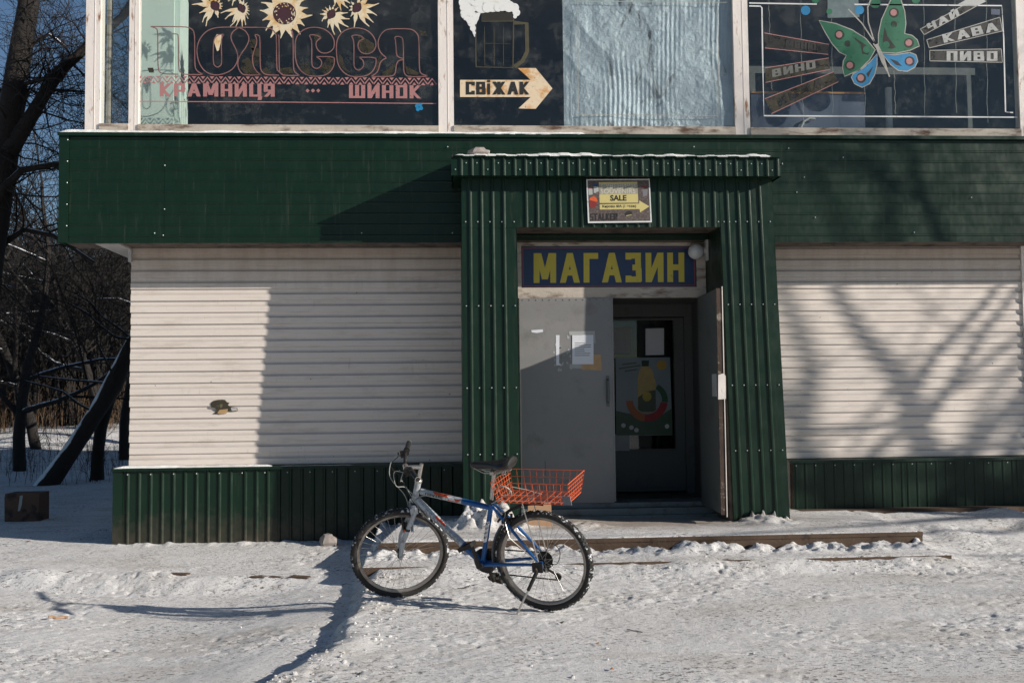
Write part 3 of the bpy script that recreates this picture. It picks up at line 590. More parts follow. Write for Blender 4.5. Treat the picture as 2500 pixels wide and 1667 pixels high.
m = MB(); ca, cb, cc = at(335, 150, .05).x, at(424, 150, .05).x, at(439, 150, .10).x; m.box(ca, cb, 0.05, 0.42, 3.951, 6.2); m.box(cb + .003, cc, 0.10, 0.42, 3.951, 6.2); m.build('column', M['mint'], B)
m = MB(); m.box(-3.47, -3.43, 0.17, 0.23, 3.93, TOPZ); m.box(-3.47, -3.43, 1.54, 1.6, 3.93, TOPZ); m.box(-3.47, -3.43, WY + .1, 1.6, 3.93, 4.02); m.build('side_mullion', M['rust_trim'], B)
m = MB(); m.box(-3.453, -3.447, WY + .1, 0.17, 4.02, TOPZ); m.build('pane', M['glass'], B)
m = MB(); m.box(-3.453, -3.447, 0.23, 1.54, 4.02, TOPZ); m.build('pane', M['glass'], B)
panes = {}
for k, (a, b) in {'A': ('a1', 'b0'), 'B': ('b1', 'c0'), 'C': ('c1', 'd0'), 'E': ('d1', 'e0')}.items():
    m = MB(); m.box(fx[a], fx[b], WY, WY + .006, ZB, 6.2); panes[k] = m.build('pane', M['glass'], B)
m = MB(); m.box(fx['e1'], 8.9, WY, WY + .006, ZB, 6.2); m.build('pane', M['glass'], B)
# dented foil sheet behind the third window
def foil():
    x0, x1 = wx(1376), fx['d0'] - .002; z0, z1 = ZB, 6.2; nx, nz = 300, 260
    X, Z = np.meshgrid(np.linspace(x0, x1, nx), np.linspace(z0, z1, nz), indexing='ij')
    fl_ = 0.0030 * np.sin(2 * pi * (X + 0.05 * vn(X, Z, .4, 31)) / 0.047) * np.clip(.30 + 2.4 * vn(X, Z * .4, .26, 32), 0, 1.1)
    Y = WY + .018 + fl_ + 0.035 * vn(X, Z, .45, 33) + .010 * vn(X * 1.5, Z * .5, .14, 34) + .006 * vn(X, Z, .05, 35) + .035 * np.abs(vn(X + Z * .6, Z * .8, .30, 36)) - .02 * np.abs(vn(X - Z * .7, Z, .38, 37))
    Y = WY + .009 + (Y - Y.min()) * .75
    co = np.stack([X, Y, Z], -1).reshape(-1, 3); i = (np.arange(nx - 1)[:, None] * nz + np.arange(nz - 1)).ravel()
    q = np.stack([i, i + nz, i + nz + 1, i + 1], -1)
    me = bpy.data.meshes.new('foil_sheet'); me.from_pydata(co.tolist(), [], q.tolist()); me.polygons.foreach_set('use_smooth', [True] * len(q)); me.materials.append(M['foil']); me.update()
    link('foil_sheet', me, panes['C'])
foil()

# ------------------------------------------------------------------ painted lettering and pictures
LET = {
 'М': (1.3, ['v001', 'v101', ('d', .10, 1, .5, .12), ('d', .90, 1, .5, .12)]), 'А': (1.15, [('d', 0, 0, .5, 1), ('d', 1, 0, .5, 1), ('h', .2, .8, .3)]),
 'Г': (.85, ['v001', ('h', 0, 1, 1)]), 'З': (.95, [('h', 0, .95, 1), ('h', .42, .95, .5), ('h', 0, .95, 0), ('d', .93, .52, .90, .97), ('d', 1, .03, .97, .48), ('d', 0, .77, 0, 1), ('d', 0, 0, 0, .23)]),
 'И': (1.05, ['v001', 'v101', ('d', .02, 0, .98, 1)]), 'Н': (1.0, ['v001', 'v101', ('h', 0, 1, .5)]), 'К': (1.0, ['v001', ('d', .08, .45, 1, 1), ('d', .08, .55, 1, 0)]),
 'Р': (.95, ['v001', ('h', 0, 1, 1), ('h', 0, 1, .42), ('d', 1, .42, 1, 1)]), 'Ц': (1.05, ['v001', 'v101', ('h', 0, 1, 0), ('d', 1.0, -.25, 1.12, .02)]),
 'Я': (.95, ['v101', ('h', 0, 1, 1), ('h', 0, 1, .45), ('d', 0, .45, 0, 1), ('d', 0, 0, .8, .45)]), 'Ш': (1.4, ['v001', 'v101', ('d', .5, 0, .5, 1), ('h', 0, 1, 0)]),
 'О': (1.0, ['v001', 'v101', ('h', 0, 1, 0), ('h', 0, 1, 1)]), 'С': (.95, ['v001', ('h', 0, 1, 0), ('h', 0, 1, 1), ('d', 1, .7, 1, 1), ('d', 1, 0, 1, .3)]),
 'В': (1.0, ['v001', ('h', 0, .92, 1), ('h', 0, .95, .52), ('h', 0, .96, 0), ('d', .93, .5, .9, .97), ('d', 1, .03, .97, .52)]), 'І': (.34, [('d', .5, 0, .5, .86), ('d', .5, .95, .5, 1.12)]),
 'Ж': (1.5, [('d', .5, 0, .5, 1), ('d', .06, 0, .5, .55), ('d', .94, 0, .5, .55), ('d', .06, 1, .5, .45), ('d', .94, 1, .5, .45)]), 'Ч': (.95, ['v101', ('d', 0, .45, 0, 1), ('h', 0, 1, .42)]),
 'Й': (1.05, ['v001', 'v101', ('d', .02, 0, .98, 1), ('h', .3, .7, 1.22)]), 'П': (1.0, ['v001', 'v101', ('h', 0, 1, 1)]), 'Е': (.9, ['v001', ('h', 0, 1, 1), ('h', 0, .9, .5), ('h', 0, 1, 0)]),
 'Ю': (1.4, ['v001', ('h', 0, .4, .5), ('d', .42, 0, .42, 1), 'v101', ('h', .42, 1, 0), ('h', .42, 1, 1)]), 'Д': (1.1, [('d', .12, .12, .4, 1), ('d', .88, .12, .88, 1), ('h', .3, .9, 1), ('h', 0, 1, .12)]),
 'F': (.9, ['v001', ('h', 0, 1, 1), ('h', 0, .8, .5)]), 'R': (1.0, ['v001', ('h', 0, 1, 1), ('h', 0, 1, .45), ('d', 1, .45, 1, 1), ('d', 1, 0, .4, .45)]),
 'W': (1.4, [('d', 0, 1, .25, 0), ('d', .5, .8, .25, 0), ('d', .5, .8, .75, 0), ('d', 1, 1, .75, 0)]), 'D': (1.0, ['v001', ('h', 0, .9, 1), ('h', 0, .9, 0), ('d', 1, .05, 1, .95)]),
 '3': (.85, [('h', 0, 1, 1), ('h', .3, 1, .5), ('h', 0, 1, 0), 'v101']), '.': (.25, [('d', .5, 0, .5, .16)]), ' ': (.5, []),
 'S': (.95, [('h', 0, 1, 1), ('h', 0, 1, .5), ('h', 0, 1, 0), ('d', 0, .5, 0, 1), ('d', 1, 0, 1, .5)]), 'T': (.95, [('d', .5, 0, .5, 1), ('h', 0, 1, 1)]), 'L': (.8, ['v001', ('h', 0, 1, 0)]), 'E': (.9, ['v001', ('h', 0, 1, 1), ('h', 0, .9, .5), ('h', 0, 1, 0)]),
}
for a, b in zip('AKO0', 'АКОО'): LET[a] = LET[b]
EPS = [0.0]
def block_text(mb, text, P, sw=.30, gap=.25, hb=.17, mi=0, step=.00012):
    """P(u,v,k) -> point, u along the line 0..1, v up 0..1 (letter height), k = stroke level"""
    tot = sum(LET[c][0] for c in text) + gap * (len(text) - 1); x = 0; k = 0
    for c in text:
        wd, st = LET[c]; s = min(sw, wd * .9)
        for q in st:
            if q == 'v001': q = ('d', 0, 0, 0, 1)
            if q == 'v101': q = ('d', 1, 0, 1, 1)
            if q[0] == 'd':
                cx = lambda u: s / 2 + u * (wd - s)
                pts = [(cx(q[1]) - s / 2, q[2]), (cx(q[1]) + s / 2, q[2]), (cx(q[3]) + s / 2, q[4]), (cx(q[3]) - s / 2, q[4])]
            else:
                y = hb / 2 + q[3] * (1 - hb); pts = [(q[1] * wd, y - hb / 2), (q[2] * wd, y - hb / 2), (q[2] * wd, y + hb / 2), (q[1] * wd, y + hb / 2)]
            k += 1
            mb.poly([P((x + a) / tot, b, k * step) for a, b in pts], mi)
        x += wd + gap
def pxP(Y, p0, p1, h):
    """letters between photo pixels p0 (bottom left) and p1 (bottom right), h = pixel vector up, on plane Y"""
    o = at(p0[0], p0[1], Y); u = at(p1[0], p1[1], Y) - o; v = at(p0[0] + h[0], p0[1] + h[1], Y) - o
    return lambda a, b, k: o + u * a + v * b + Vector((0, -k, 0))
def ribbon(mb, pts, wd, y, closed=False, mi=0):
    P = [(p[0], p[1]) for p in pts]; n = len(P); vs = []
    for i in range(n):
        a = P[i - 1] if (i > 0 or closed) else P[i]; b = P[(i + 1) % n] if (i < n - 1 or closed) else P[i]
        dx, dz = b[0] - a[0], b[1] - a[1]; L = sqrt(dx * dx + dz * dz) or 1
        nx, nz = -dz / L * wd / 2, dx / L * wd / 2
        vs += [(P[i][0] + nx, y, P[i][1] + nz), (P[i][0] - nx, y, P[i][1] - nz)]
    mb.add(vs, [(2 * i, 2 * i + 1, 2 * ((i + 1) % n) + 1, 2 * ((i + 1) % n)) for i in range(n if closed else n - 1)], mi)
def smooth_path(pts, it=2, closed=False):
    for _ in range(it):
        q = []
        n = len(pts)
        for i in range(n if closed else n - 1):
            a, b = pts[i], pts[(i + 1) % n]
            q += [(a[0] * .75 + b[0] * .25, a[1] * .75 + b[1] * .25), (a[0] * .25 + b[0] * .75, a[1] * .25 + b[1] * .75)]
        pts = q if closed else [pts[0]] + q + [pts[-1]]
    return pts
PY = WY - .0012
def XZ(px, py): p = at(px, py, WY); return (p.x, p.z)
def paint(polys, y=PY, mb=None):
    mb = mb or MB()
    for pl_ in polys: mb.poly([(x, y, z) for x, z in (XZ(a, b) for a, b in pl_)])
    return mb
UPX = 9.7 / 2430.6   # metres per photo pixel on the glass
# ornate outlined word
zA = lambda P: [(330 + x / 6.357, 60 + y / 6.357) for x, y in P]
zB = lambda P: [(680 + x / 5.88, 60 + y / 5.88) for x, y in P]
OUT = [zA(p) for p in (
 [(240, 35), (300, 36), (800, 38), (880, 70), (920, 130), (925, 300), (925, 640), (950, 720), (1050, 780), (1040, 781), (760, 780), (700, 750), (672, 690), (672, 180), (655, 150), (575, 150)],
 [(240, 35), (310, 55), (350, 85), (352, 300), (352, 700), (400, 770), (670, 775)],
 [(1600, 50), (1590, 46), (1290, 45), (1150, 80), (1050, 160), (980, 270), (955, 400), (970, 530), (1010, 640), (1090, 740), (1230, 795), (1380, 770), (1500, 710), (1570, 620), (1600, 520), (1580, 420), (1530, 320), (1490, 240), (1485, 170), (1520, 110), (1600, 55)],
 [(1375, 155), (1300, 160), (1240, 200), (1215, 280), (1210, 600), (1240, 650), (1280, 670), (1330, 640), (1345, 600), (1335, 260), (1350, 200), (1375, 155)],
 [(1600, 48), (1700, 90), (1760, 170), (1770, 250), (1720, 360), (1640, 460), (1590, 580), (1600, 680), (1640, 750), (1690, 790), (1930, 787), (1945, 785), (1870, 720), (1825, 620), (1820, 500), (1850, 400), (1890, 290), (1885, 210), (1850, 160), (1910, 165), (1940, 200), (1940, 660), (1960, 730), (2020, 785), (2230, 790)],
 [(1600, 48), (2060, 50), (2130, 80), (2180, 140), (2195, 200), (2195, 680), (2220, 730), (2300, 790)])] + [zB(p) for p in (
 [(0, 150), (8, 200), (10, 680), (35, 710), (70, 735), (290, 736), (300, 734), (235, 690), (213, 640), (210, 130), (180, 80)],
 [(610, 195), (545, 155), (430, 150), (470, 210), (480, 290), (475, 580), (500, 620), (550, 640), (600, 615), (625, 560), (610, 510), (540, 466), (560, 465), (795, 465), (805, 520), (795, 600), (740, 690), (650, 740), (520, 750), (400, 730), (310, 660), (255, 560), (238, 420), (238, 250), (270, 160), (340, 90), (430, 50), (540, 42), (650, 65), (740, 125), (795, 210), (805, 290), (790, 350), (740, 400), (660, 420), (590, 400), (545, 340), (535, 270), (560, 230), (608, 197)],
 [(1230, 205), (1160, 155), (1040, 160), (1075, 220), (1085, 300), (1080, 600), (1105, 640), (1150, 665), (1205, 630), (1230, 580), (1210, 510), (1150, 475), (1170, 474), (1395, 475), (1405, 530), (1390, 610), (1335, 700), (1250, 745), (1120, 758), (1000, 740), (910, 670), (850, 570), (832, 430), (832, 260), (865, 170), (935, 95), (1030, 58), (1140, 50), (1250, 75), (1335, 135), (1390, 220), (1402, 300), (1385, 360), (1335, 410), (1260, 430), (1190, 410), (1145, 350), (1138, 280), (1165, 235), (1228, 207)],
 [(1785, 510), (1720, 520), (1690, 580), (1685, 650), (1670, 720), (1620, 750), (1340, 752), (1330, 750), (1410, 700), (1440, 640), (1450, 570), (1490, 510), (1560, 485), (1480, 430), (1440, 360), (1425, 270), (1450, 170), (1520, 90), (1600, 65), (1850, 65), (1930, 80), (1990, 130), (2018, 200), (2020, 660), (2050, 715), (2130, 738), (2135, 750), (1870, 755), (1820, 730), (1792, 660), (1795, 220), (1750, 175), (1660, 178), (1685, 250), (1690, 440), (1730, 480), (1790, 490)])]
m = MB()
for i, p in enumerate(OUT): ribbon(m, [XZ(*q) for q in smooth_path(p, 2)], 0.0105, PY - .0002 * i)
M['pink_dim'] = simple('weathered pink outline', (0.21, 0.10, 0.095), 0.6, 0, 0.3, 5, (0.09, 0.05, 0.045), (0.5, 0.7), 4)
m.build('outlined_lettering', M['pink_dim'], panes['B'])
m = MB()
for i, p in enumerate(([(530, 84), (541, 86), (540, 100), (534, 124), (530, 126), (523, 104), (524, 92)],)): paint([p], PY, m)
m.build('peeling_paint', M['petal'], panes['B'])
for p in ([(608, 98), (622, 96), (628, 108), (622, 130), (612, 118)], [(590, 150), (605, 140), (616, 150), (622, 170), (632, 180), (600, 182), (588, 168)], [(612, 118), (632, 118), (636, 150), (616, 160)],
          [(640, 172), (650, 165), (664, 180), (645, 183)], [(683, 168), (712, 164), (716, 178), (690, 184)], [(728, 160), (752, 152), (758, 172), (775, 186), (745, 180)], [(780, 172), (800, 140), (814, 146), (812, 168), (795, 184)],
          [(875, 96), (893, 94), (914, 108), (914, 126), (890, 132), (876, 118)], [(824, 128), (836, 140), (842, 165), (858, 180), (840, 172), (828, 155)], [(862, 184), (892, 182), (916, 168), (905, 180), (880, 188)],
          [(918, 158), (926, 138), (932, 132), (930, 160), (920, 180)], [(932, 180), (958, 160), (966, 150), (964, 172), (955, 184), (935, 186)], [(988, 160), (1022, 178), (1020, 184), (994, 182)], [(1022, 74), (1040, 76), (1042, 88), (1028, 88)],
          [(360, 166), (374, 166), (377, 178), (364, 178)], [(765, 84), (780, 82), (786, 92), (770, 108)], [(870, 86), (888, 88), (880, 100)]): paint([p], PY + .0003).build('peeling_letter_fill', M['olive'], panes['B'])
# zigzag border and words
m = MB(); x0, x1 = 342, 1066; n = 33; per = (x1 - x0) / n
def zy(x): return 5.0 * (x - x0) / (x1 - x0)
for i in range(n):
    xa = x0 + i * per; b = 195 + zy(xa)
    paint([[(xa - 5.5, b - 9), (xa + 5.5, b - 9), (xa, b - 2)], [(xa + per / 2 - 5.5, b + 9), (xa + per / 2 + 5.5, b + 9), (xa + per / 2, b + 2)]], PY, m)
    ribbon(m, [XZ(xa, b + 7), XZ(xa + per / 2, b - 7), XZ(xa + per, b + 7)], .0125, PY - .0003)
ribbon(m, [XZ(341, 248), XZ(700, 250), XZ(1065, 253.5)], .009, PY)
m.build('zigzag_border', M['pink'], panes['B'])
for wd_, a_, b_ in (('КРАМНИЦЯ', (390, 236), (671, 237)), ('ШИНОК', (852, 240), (1028, 241))):
    m = MB(); block_text(m, wd_, pxP(PY, a_, b_, (0, -32)), .345, .20, .165); m.build('painted_word', M['pink'], panes['B'])
for i, a in enumerate((751, 764, 777)): paint([[(a - 5, 222), (a, 217), (a + 5, 222), (a, 227)]], PY).build('painted_diamond', M['pink'], panes['B'])
# sunflowers
def sunflower(cx, cy, rx, ry, rot, petals, mb_p, mb_s, seeds):
    def E(a, k=1):
        x, y = rx * cos(a) * k, ry * sin(a) * k; return (cx + x * cos(rot) - y * sin(rot), cy + x * sin(rot) + y * cos(rot))
    for j, (a, L, wd, hook) in enumerate(petals):
        b0 = (cx + rx * .8 * cos(a) * 1, cy + min(rx, ry * 1.6) * .8 * sin(a)); tx = cx + L * cos(a); ty = cy + L * sin(a); nx, ny = -sin(a), cos(a)
        mid = (b0[0] * .62 + tx * .38, b0[1] * .62 + ty * .38); m2 = (b0[0] * .28 + tx * .72, b0[1] * .28 + ty * .72)
        paint([[(b0[0] - nx * wd * .7, b0[1] - ny * wd * .7), (mid[0] - nx * wd, mid[1] - ny * wd), (m2[0] - nx * wd * .3, m2[1] - ny * wd * .3), (tx + hook * nx - nx * .8, ty + hook * ny - ny * .8), (tx + hook * nx + nx * .8 + cos(a), ty + hook * ny + ny * .8 + sin(a)), (m2[0] + nx * wd * .32, m2[1] + ny * wd * .32), (mid[0] + nx * wd, mid[1] + ny * wd), (b0[0] + nx * wd * .7, b0[1] + ny * wd * .7)]], PY - .00004 * j, mb_p)
    paint([[E(i * 2 * pi / 28) for i in range(28)]], PY - .0016, mb_s)
    return E
D = radians
def petal_ring(n, L, wd, a0=0, jit=3, seed=1):
    r = random.Random(seed); return [(a0 + i * 2 * pi / n, L + r.uniform(-jit, jit), wd * r.uniform(.8, 1.1), r.uniform(-5, 5)) for i in range(n)]
flowers = [((694.7, 33.7, 28, 27, 0), petal_ring(16, 62, 9, .12, 6, 2)),
 ((590, 21, 12.5, 7, D(62)), [(D(150), 48, 4, -3), (D(128), 40, 4.5, -3), (D(118), 52, 4, 4), (D(105), 46, 4.5, 2), (D(88), 44, 4.5, 0), (D(76), 42, 3.4, 0), (D(58), 30, 2.6, 0), (D(40), 24, 2.4, 0), (D(20), 20, 2.4, 0), (D(0), 18, 2.3, 0), (D(-20), 18, 2.3, 0), (D(-45), 19, 2.6, 0), (D(-75), 22, 3, 0), (D(-100), 24, 3.4, 3), (D(170), 52, 4, -3)]),
 ((525, 15, 14, 8.5, D(55)), [(D(155), 42, 5, 0), (D(133), 50, 5, -5), (D(118), 54, 5, -4), (D(75), 30, 5, 0), (D(186), 56, 5.5, -3), (D(205), 44, 6, 0), (D(25), 18, 3, 0), (D(5), 18, 2.8, 0), (D(-20), 19, 2.8, 0), (D(-50), 20, 2.8, 0), (D(-85), 22, 3.5, 0), (D(-120), 30, 4, 0)]),
 ((808.7, 35.4, 13.5, 8, D(-58)), [(D(-5), 40, 4, 0), (D(18), 46, 5, -3), (D(40), 52, 5, -3), (D(62), 50, 5, 0), (D(85), 50, 4.5, -4), (D(105), 34, 4, 0), (D(150), 28, 4, -4), (D(180), 27, 3.4, 0), (D(205), 24, 2.6, 0), (D(230), 22, 2.5, 0), (D(258), 21, 2.5, 0), (D(285), 22, 2.5, 0), (D(-45), 24, 2.5, 0)]),
 ((871.5, 19.5, 14, 8.5, D(-52)), [(D(-8), 54, 5.5, -3), (D(18), 52, 5.5, 3), (D(42), 54, 5.5, 0), (D(62), 54, 6, -5), (D(98), 48, 5, 0), (D(125), 26, 4, 0), (D(160), 20, 3, 0), (D(190), 18, 3, 0), (D(225), 20, 3, 0), (D(-40), 40, 6, 0), (D(-75), 26, 4, 0)]),
 ((822, -14, 12, 8, D(-50)), [(D(55), 44, 5, -3), (D(75), 42, 5, 0), (D(100), 30, 4, 0), (D(35), 40, 5, 0), (D(150), 24, 4, 0), (D(10), 40, 5, 0), (D(-40), 30, 5, 0)]),
 ((588, -22, 12, 8, D(50)), [(D(125), 42, 4.5, -4), (D(140), 40, 4.5, 0), (D(100), 26, 4, 0), (D(60), 22, 3, 0), (D(180), 40, 5, 0), (D(220), 30, 5, 0)])]
for i, (c, pet) in enumerate(flowers):
    mp, ms, mw = MB(), MB(), MB(); E_ = sunflower(*c, pet, mp, ms, None)
    f_ = mp.build('painted_sunflower', M['petal'], panes['B']); ms.build('flower_centre', M['seed'], panes['B'])
    if i == 0:
        r = random.Random(5)
        for k in range(46):
            a = r.uniform(0, 2 * pi); q = E_(a, r.uniform(.62, .92)); paint([[(q[0] + 1.5 * cos(t), q[1] + 1.8 * sin(t)) for t in (0, 1.2, 2.5, 3.8, 5)]], PY - .0019, mw)
        mw.build('flower_seeds', M['petal'], panes['B'])
m = MB()
for k in range(4): a = k * pi / 2 + .5; paint([[(1023 + 6 * cos(a) + 5 * cos(t), 262 + 6 * sin(a) + 5 * sin(t)) for t in [i * pi / 4 for i in range(8)]]], PY - .0001 * k, m)
m.build('blue_flower', M['skyblue'], panes['B'])
# beer mug and arrow on the third window
z3 = lambda P: [(1080 + x / 3.015, y / 3.015) for x, y in P]
m = MB(); r = random.Random(8)
blobs = [(200, 40, 62), (180, 100, 48), (230, 130, 40), (215, 170, 30), (225, 210, 22), (235, 245, 12), (290, 40, 60), (370, 30, 62), (440, 30, 55), (490, 50, 42), (530, 60, 34), (545, 95, 28), (535, 125, 14), (150, 60, 22), (160, 20, 40), (250, -10, 60), (350, -15, 60), (450, -5, 50), (145, 105, 10), (168, 140, 12), (330, 60, 36), (410, 60, 30)]
for i, (x, y, q) in enumerate(blobs): paint([z3([(x + q * cos(t), y + q * sin(t)) for t in [k * pi / 8 for k in range(16)]])], PY - .00015 * i, m)
paint([z3([(150, 120), (285, 90), (250, 180), (245, 270), (236, 275), (205, 200)])], PY + .0001, m)
m.build('painted_foam', M['foam'], panes['C'])
m = MB()
for P, q in (([(245, 180), (248, 495), (520, 500), (525, 95)], 7), ([(528, 170), (620, 175), (625, 380), (590, 450), (530, 495)], 22), ([(310, 200), (312, 480)], 3), ([(380, 200), (382, 480)], 3), ([(450, 200), (450, 480)], 3), ([(290, 160), (520, 158)], 5), ([(310, 325), (500, 325)], 2)): ribbon(m, [XZ(*p) for p in z3(P)], q * UPX / 3.015 * 1.4, PY)
m.build('painted_mug', simple('olive mug outline', (.060, .052, .026), .6, 0, .5, 10), panes['C'])
m = MB(); paint([z3([(290, 92), (520, 92), (520, 155), (285, 158)])], PY + .0004, m); m.build('mug_rim', simple('brown beer paint', (.018, .015, .011), .6, 0, .3, 20), panes['C'])
m = MB(); paint([z3([(130, 590), (640, 590), (650, 590), (650, 716), (640, 716), (130, 716)]), z3([(650, 590), (555, 503), (687, 503), (810, 653), (687, 803), (560, 800), (650, 716)])], PY, m); m.build('painted_arrow', M['rust_arrow'], panes['C'])
m = MB(); block_text(m, 'СВІЖАК', pxP(PY - .0012, (1080 + 172 / 3.015, 698 / 3.015), (1080 + 640 / 3.015, 698 / 3.015), (0, -95 / 3.015)), .36, .14, .20); m.build('painted_word', M['ink'], panes['C'])
m = MB()
for P in ([(1410, 4), (1785, 7)], [(1413, 280), (1756, 283)], [(1410, 4), (1412, 276)], [(1752, 12), (1756, 280)]): ribbon(m, [XZ(*p) for p in P], .0065, PY)
m.build('painted_frame_line', M['line_grey'], panes['C'])
# butterfly window
z4 = lambda P: [(1780 + x / 3.267, y / 3.267) for x, y in P]
GW = [z4(p) for p in ([(715, 165), (850, 190), (980, 240), (1090, 310), (1165, 400), (1120, 480), (1040, 560), (920, 612), (905, 545), (910, 490), (935, 445), (880, 420), (820, 350), (765, 260)],
      [(1190, 400), (1190, 280), (1215, 160), (1260, 60), (1290, 0), (1310, -60), (1350, -60), (1400, 90), (1410, 190), (1400, 270), (1460, 285), (1500, 320), (1518, 370), (1440, 405), (1330, 428), (1215, 420)])]
BW = [z4(p) for p in ([(1180, 430), (1180, 520), (1160, 600), (1120, 670), (1060, 700), (1000, 670), (975, 620), (990, 590), (1060, 550), (1130, 490)], [(1220, 430), (1320, 440), (1440, 420), (1490, 440), (1505, 490), (1480, 540), (1420, 572), (1350, 565), (1290, 520)])]
for p in GW: paint([p]).build('butterfly_wing', M['bf_green'], panes['E'])
for p in BW: paint([p]).build('butterfly_lower_wing', M['skyblue'], panes['E'])
m = MB()
for p in GW + BW: ribbon(m, [XZ(*q) for q in p], .010, PY - .0004, True)
for p in ([(1150, 350), (1200, 420), (1280, 615)], [(1160, 340), (1110, 180), (1105, 60), (1130, 0)], [(1160, 340), (1060, 190), (950, 75)]): ribbon(m, [XZ(*q) for q in z4(p)], .014, PY - .0008)
paint([z4([(1160, 360), (1185, 350), (1235, 450), (1280, 612), (1215, 500)])], PY - .0012, m)
m.build('butterfly_body', M['line_grey'], panes['E'])
def discs(lst, mat, nm, y):
    for x, y_, r_ in lst: paint([z4([(x + r_ * cos(t), y_ + r_ * sin(t)) for t in [k * pi / 9 for k in range(18)]])], y).build(nm, mat, panes['E'])
spots = [(880, 280), (965, 525), (1315, 105), (1435, 345), (1440, 492), (1052, 625)]
discs([(x, y, 40) for x, y in spots] + [(945, 350, 26), (1315, 195, 26)], M['black_plate'], 'wing_spot', PY - .0006)
discs([(x - 3, y - 2, 26) for x, y in spots], M['pink'], 'wing_spot_centre', PY - .0010)
m = MB(); paint([z4(p) for p in ([(980, 290), (1060, 340), (1130, 390), (1110, 440), (1060, 430), (1050, 360)], [(1240, 220), (1262, 290), (1330, 380), (1300, 392), (1230, 380), (1225, 320)], [(1280, 470), (1340, 490), (1380, 530), (1330, 520)], [(1150, 530), (1110, 620), (1095, 590)])], PY - .0007, m); m.build('wing_marks', M['black_plate'], panes['E'])
discs([(610, 85, 38), (1040, 82, 36)], M['skyblue'], 'blue_dot', PY); discs([(690, -5, 34), (1165, 25, 44), (1490, -5, 36), (800, 95, 24)], M['bf_green'], 'green_dot', PY)
discs([(1095, 398, 28), (1252, 360, 28)], M['bf_green'], 'wing_ring', PY - .0011)
m = MB()
for P in ([(160, 27), (700, 36)], [(1000, 38), (2175, 48), (2190, 300), (2205, 895), (2265, 900)], [(160, 50), (250, 52), (262, 66), (268, 500), (278, 925), (2300, 937)]): ribbon(m, [XZ(*q) for q in z4(P)], .014, PY)
m.build('painted_frame_line', M['white_line'], panes['E'])
paint([z4([(2090, 75), (2160, 77), (2160, 122), (2090, 118)])]).build('small_plate', M['blue_cab'], panes['E'])
def plate(q, text, p0, p1, h, pm, tm, lm, sw=.36):
    pl_ = paint([z4(q)], PY + .0002).build('word_plate', pm, panes['E'])
    m = MB(); block_text(m, text, pxP(PY - .001, *z4([p0]), *z4([p1]), (h[0] / 3.267, h[1] / 3.267)), sw, .22, .19); m.build('painted_word', tm, panes['E'])
    m = MB(); ribbon(m, [XZ(*p) for p in z4([q[0], q[1]])], .008, PY - .0006); ribbon(m, [XZ(*p) for p in z4([q[3], q[2]])], .008, PY - .0006); 
    if lm is M['line_grey']: ribbon(m, [XZ(*p) for p in z4([q[0], q[3]])], .008, PY - .0006); ribbon(m, [XZ(*p) for p in z4([q[1], q[2]])], .008, PY - .0006)
    m.build('plate_outline', lm, panes['E'])
plate([(1525, 235), (1860, 50), (1985, 45), (1555, 280)], 'ЧАЙ', (1595, 250), (1840, 125), (-22, -55), M['black_plate'], M['sheet_grey'], M['line_grey'])
plate([(1575, 320), (2160, 140), (2180, 250), (1595, 385)], 'КАВА', (1715, 345), (2150, 245), (-18, -68), M['black_plate'], M['sheet_grey'], M['line_grey'])
plate([(1600, 405), (2170, 393), (2180, 500), (1600, 488)], 'ПИВО', (1735, 487), (2140, 489), (0, -78), M['black_plate'], M['sheet_grey'], M['line_grey'])
plate([(280, 265), (795, 357), (790, 437), (285, 385)], 'МЕНЮ', (450, 375), (690, 405), (3, -55), M['black_plate'], M['ink'], M['pink'])
plate([(285, 545), (795, 465), (805, 555), (290, 660)], 'ВИНО', (345, 620), (690, 545), (-5, -62), M['olive'], simple('dull letter plate', (.13, .135, .125), .6, 0, .4, 14), M['pink'])
plate([(285, 790), (835, 575), (870, 655), (335, 910)], 'ВОДА', (400, 850), (760, 670), (-18, -62), M['olive'], M['black_plate'], M['pink'])
m = MB()
for i, (x, y0, y1) in enumerate(((318, 0, 290), (572, 0, 780), (820, 100, 900), (1078, 120, 900), (1320, 560, 910), (1555, 0, 950), (1805, 0, 900), (2055, 0, 980), (335, 640, 720), (590, 780, 1000))):
    ribbon(m, [XZ(*q) for q in z4([(x + 4 * sin(j * 1.7 + i) + j * .9, y0 + (y1 - y0) * j / 12) for j in range(13)])], .0038, WY + .0085)
m.build('hanging_strings', M['line_grey'], panes['E'])
paint([z4([(785, 0), (1030, 0), (1040, 140), (785, 145)])], PY + .0003).build('torn_film', simple('clouded film', (.16, .2, .2), .2, 0, .5, 12), panes['E'])
paint([z4([(1820, 40), (1890, 0), (2030, 0), (2050, 15), (1985, 46)])], PY - .0014).build('torn_film', M['pipe'], panes['E'])

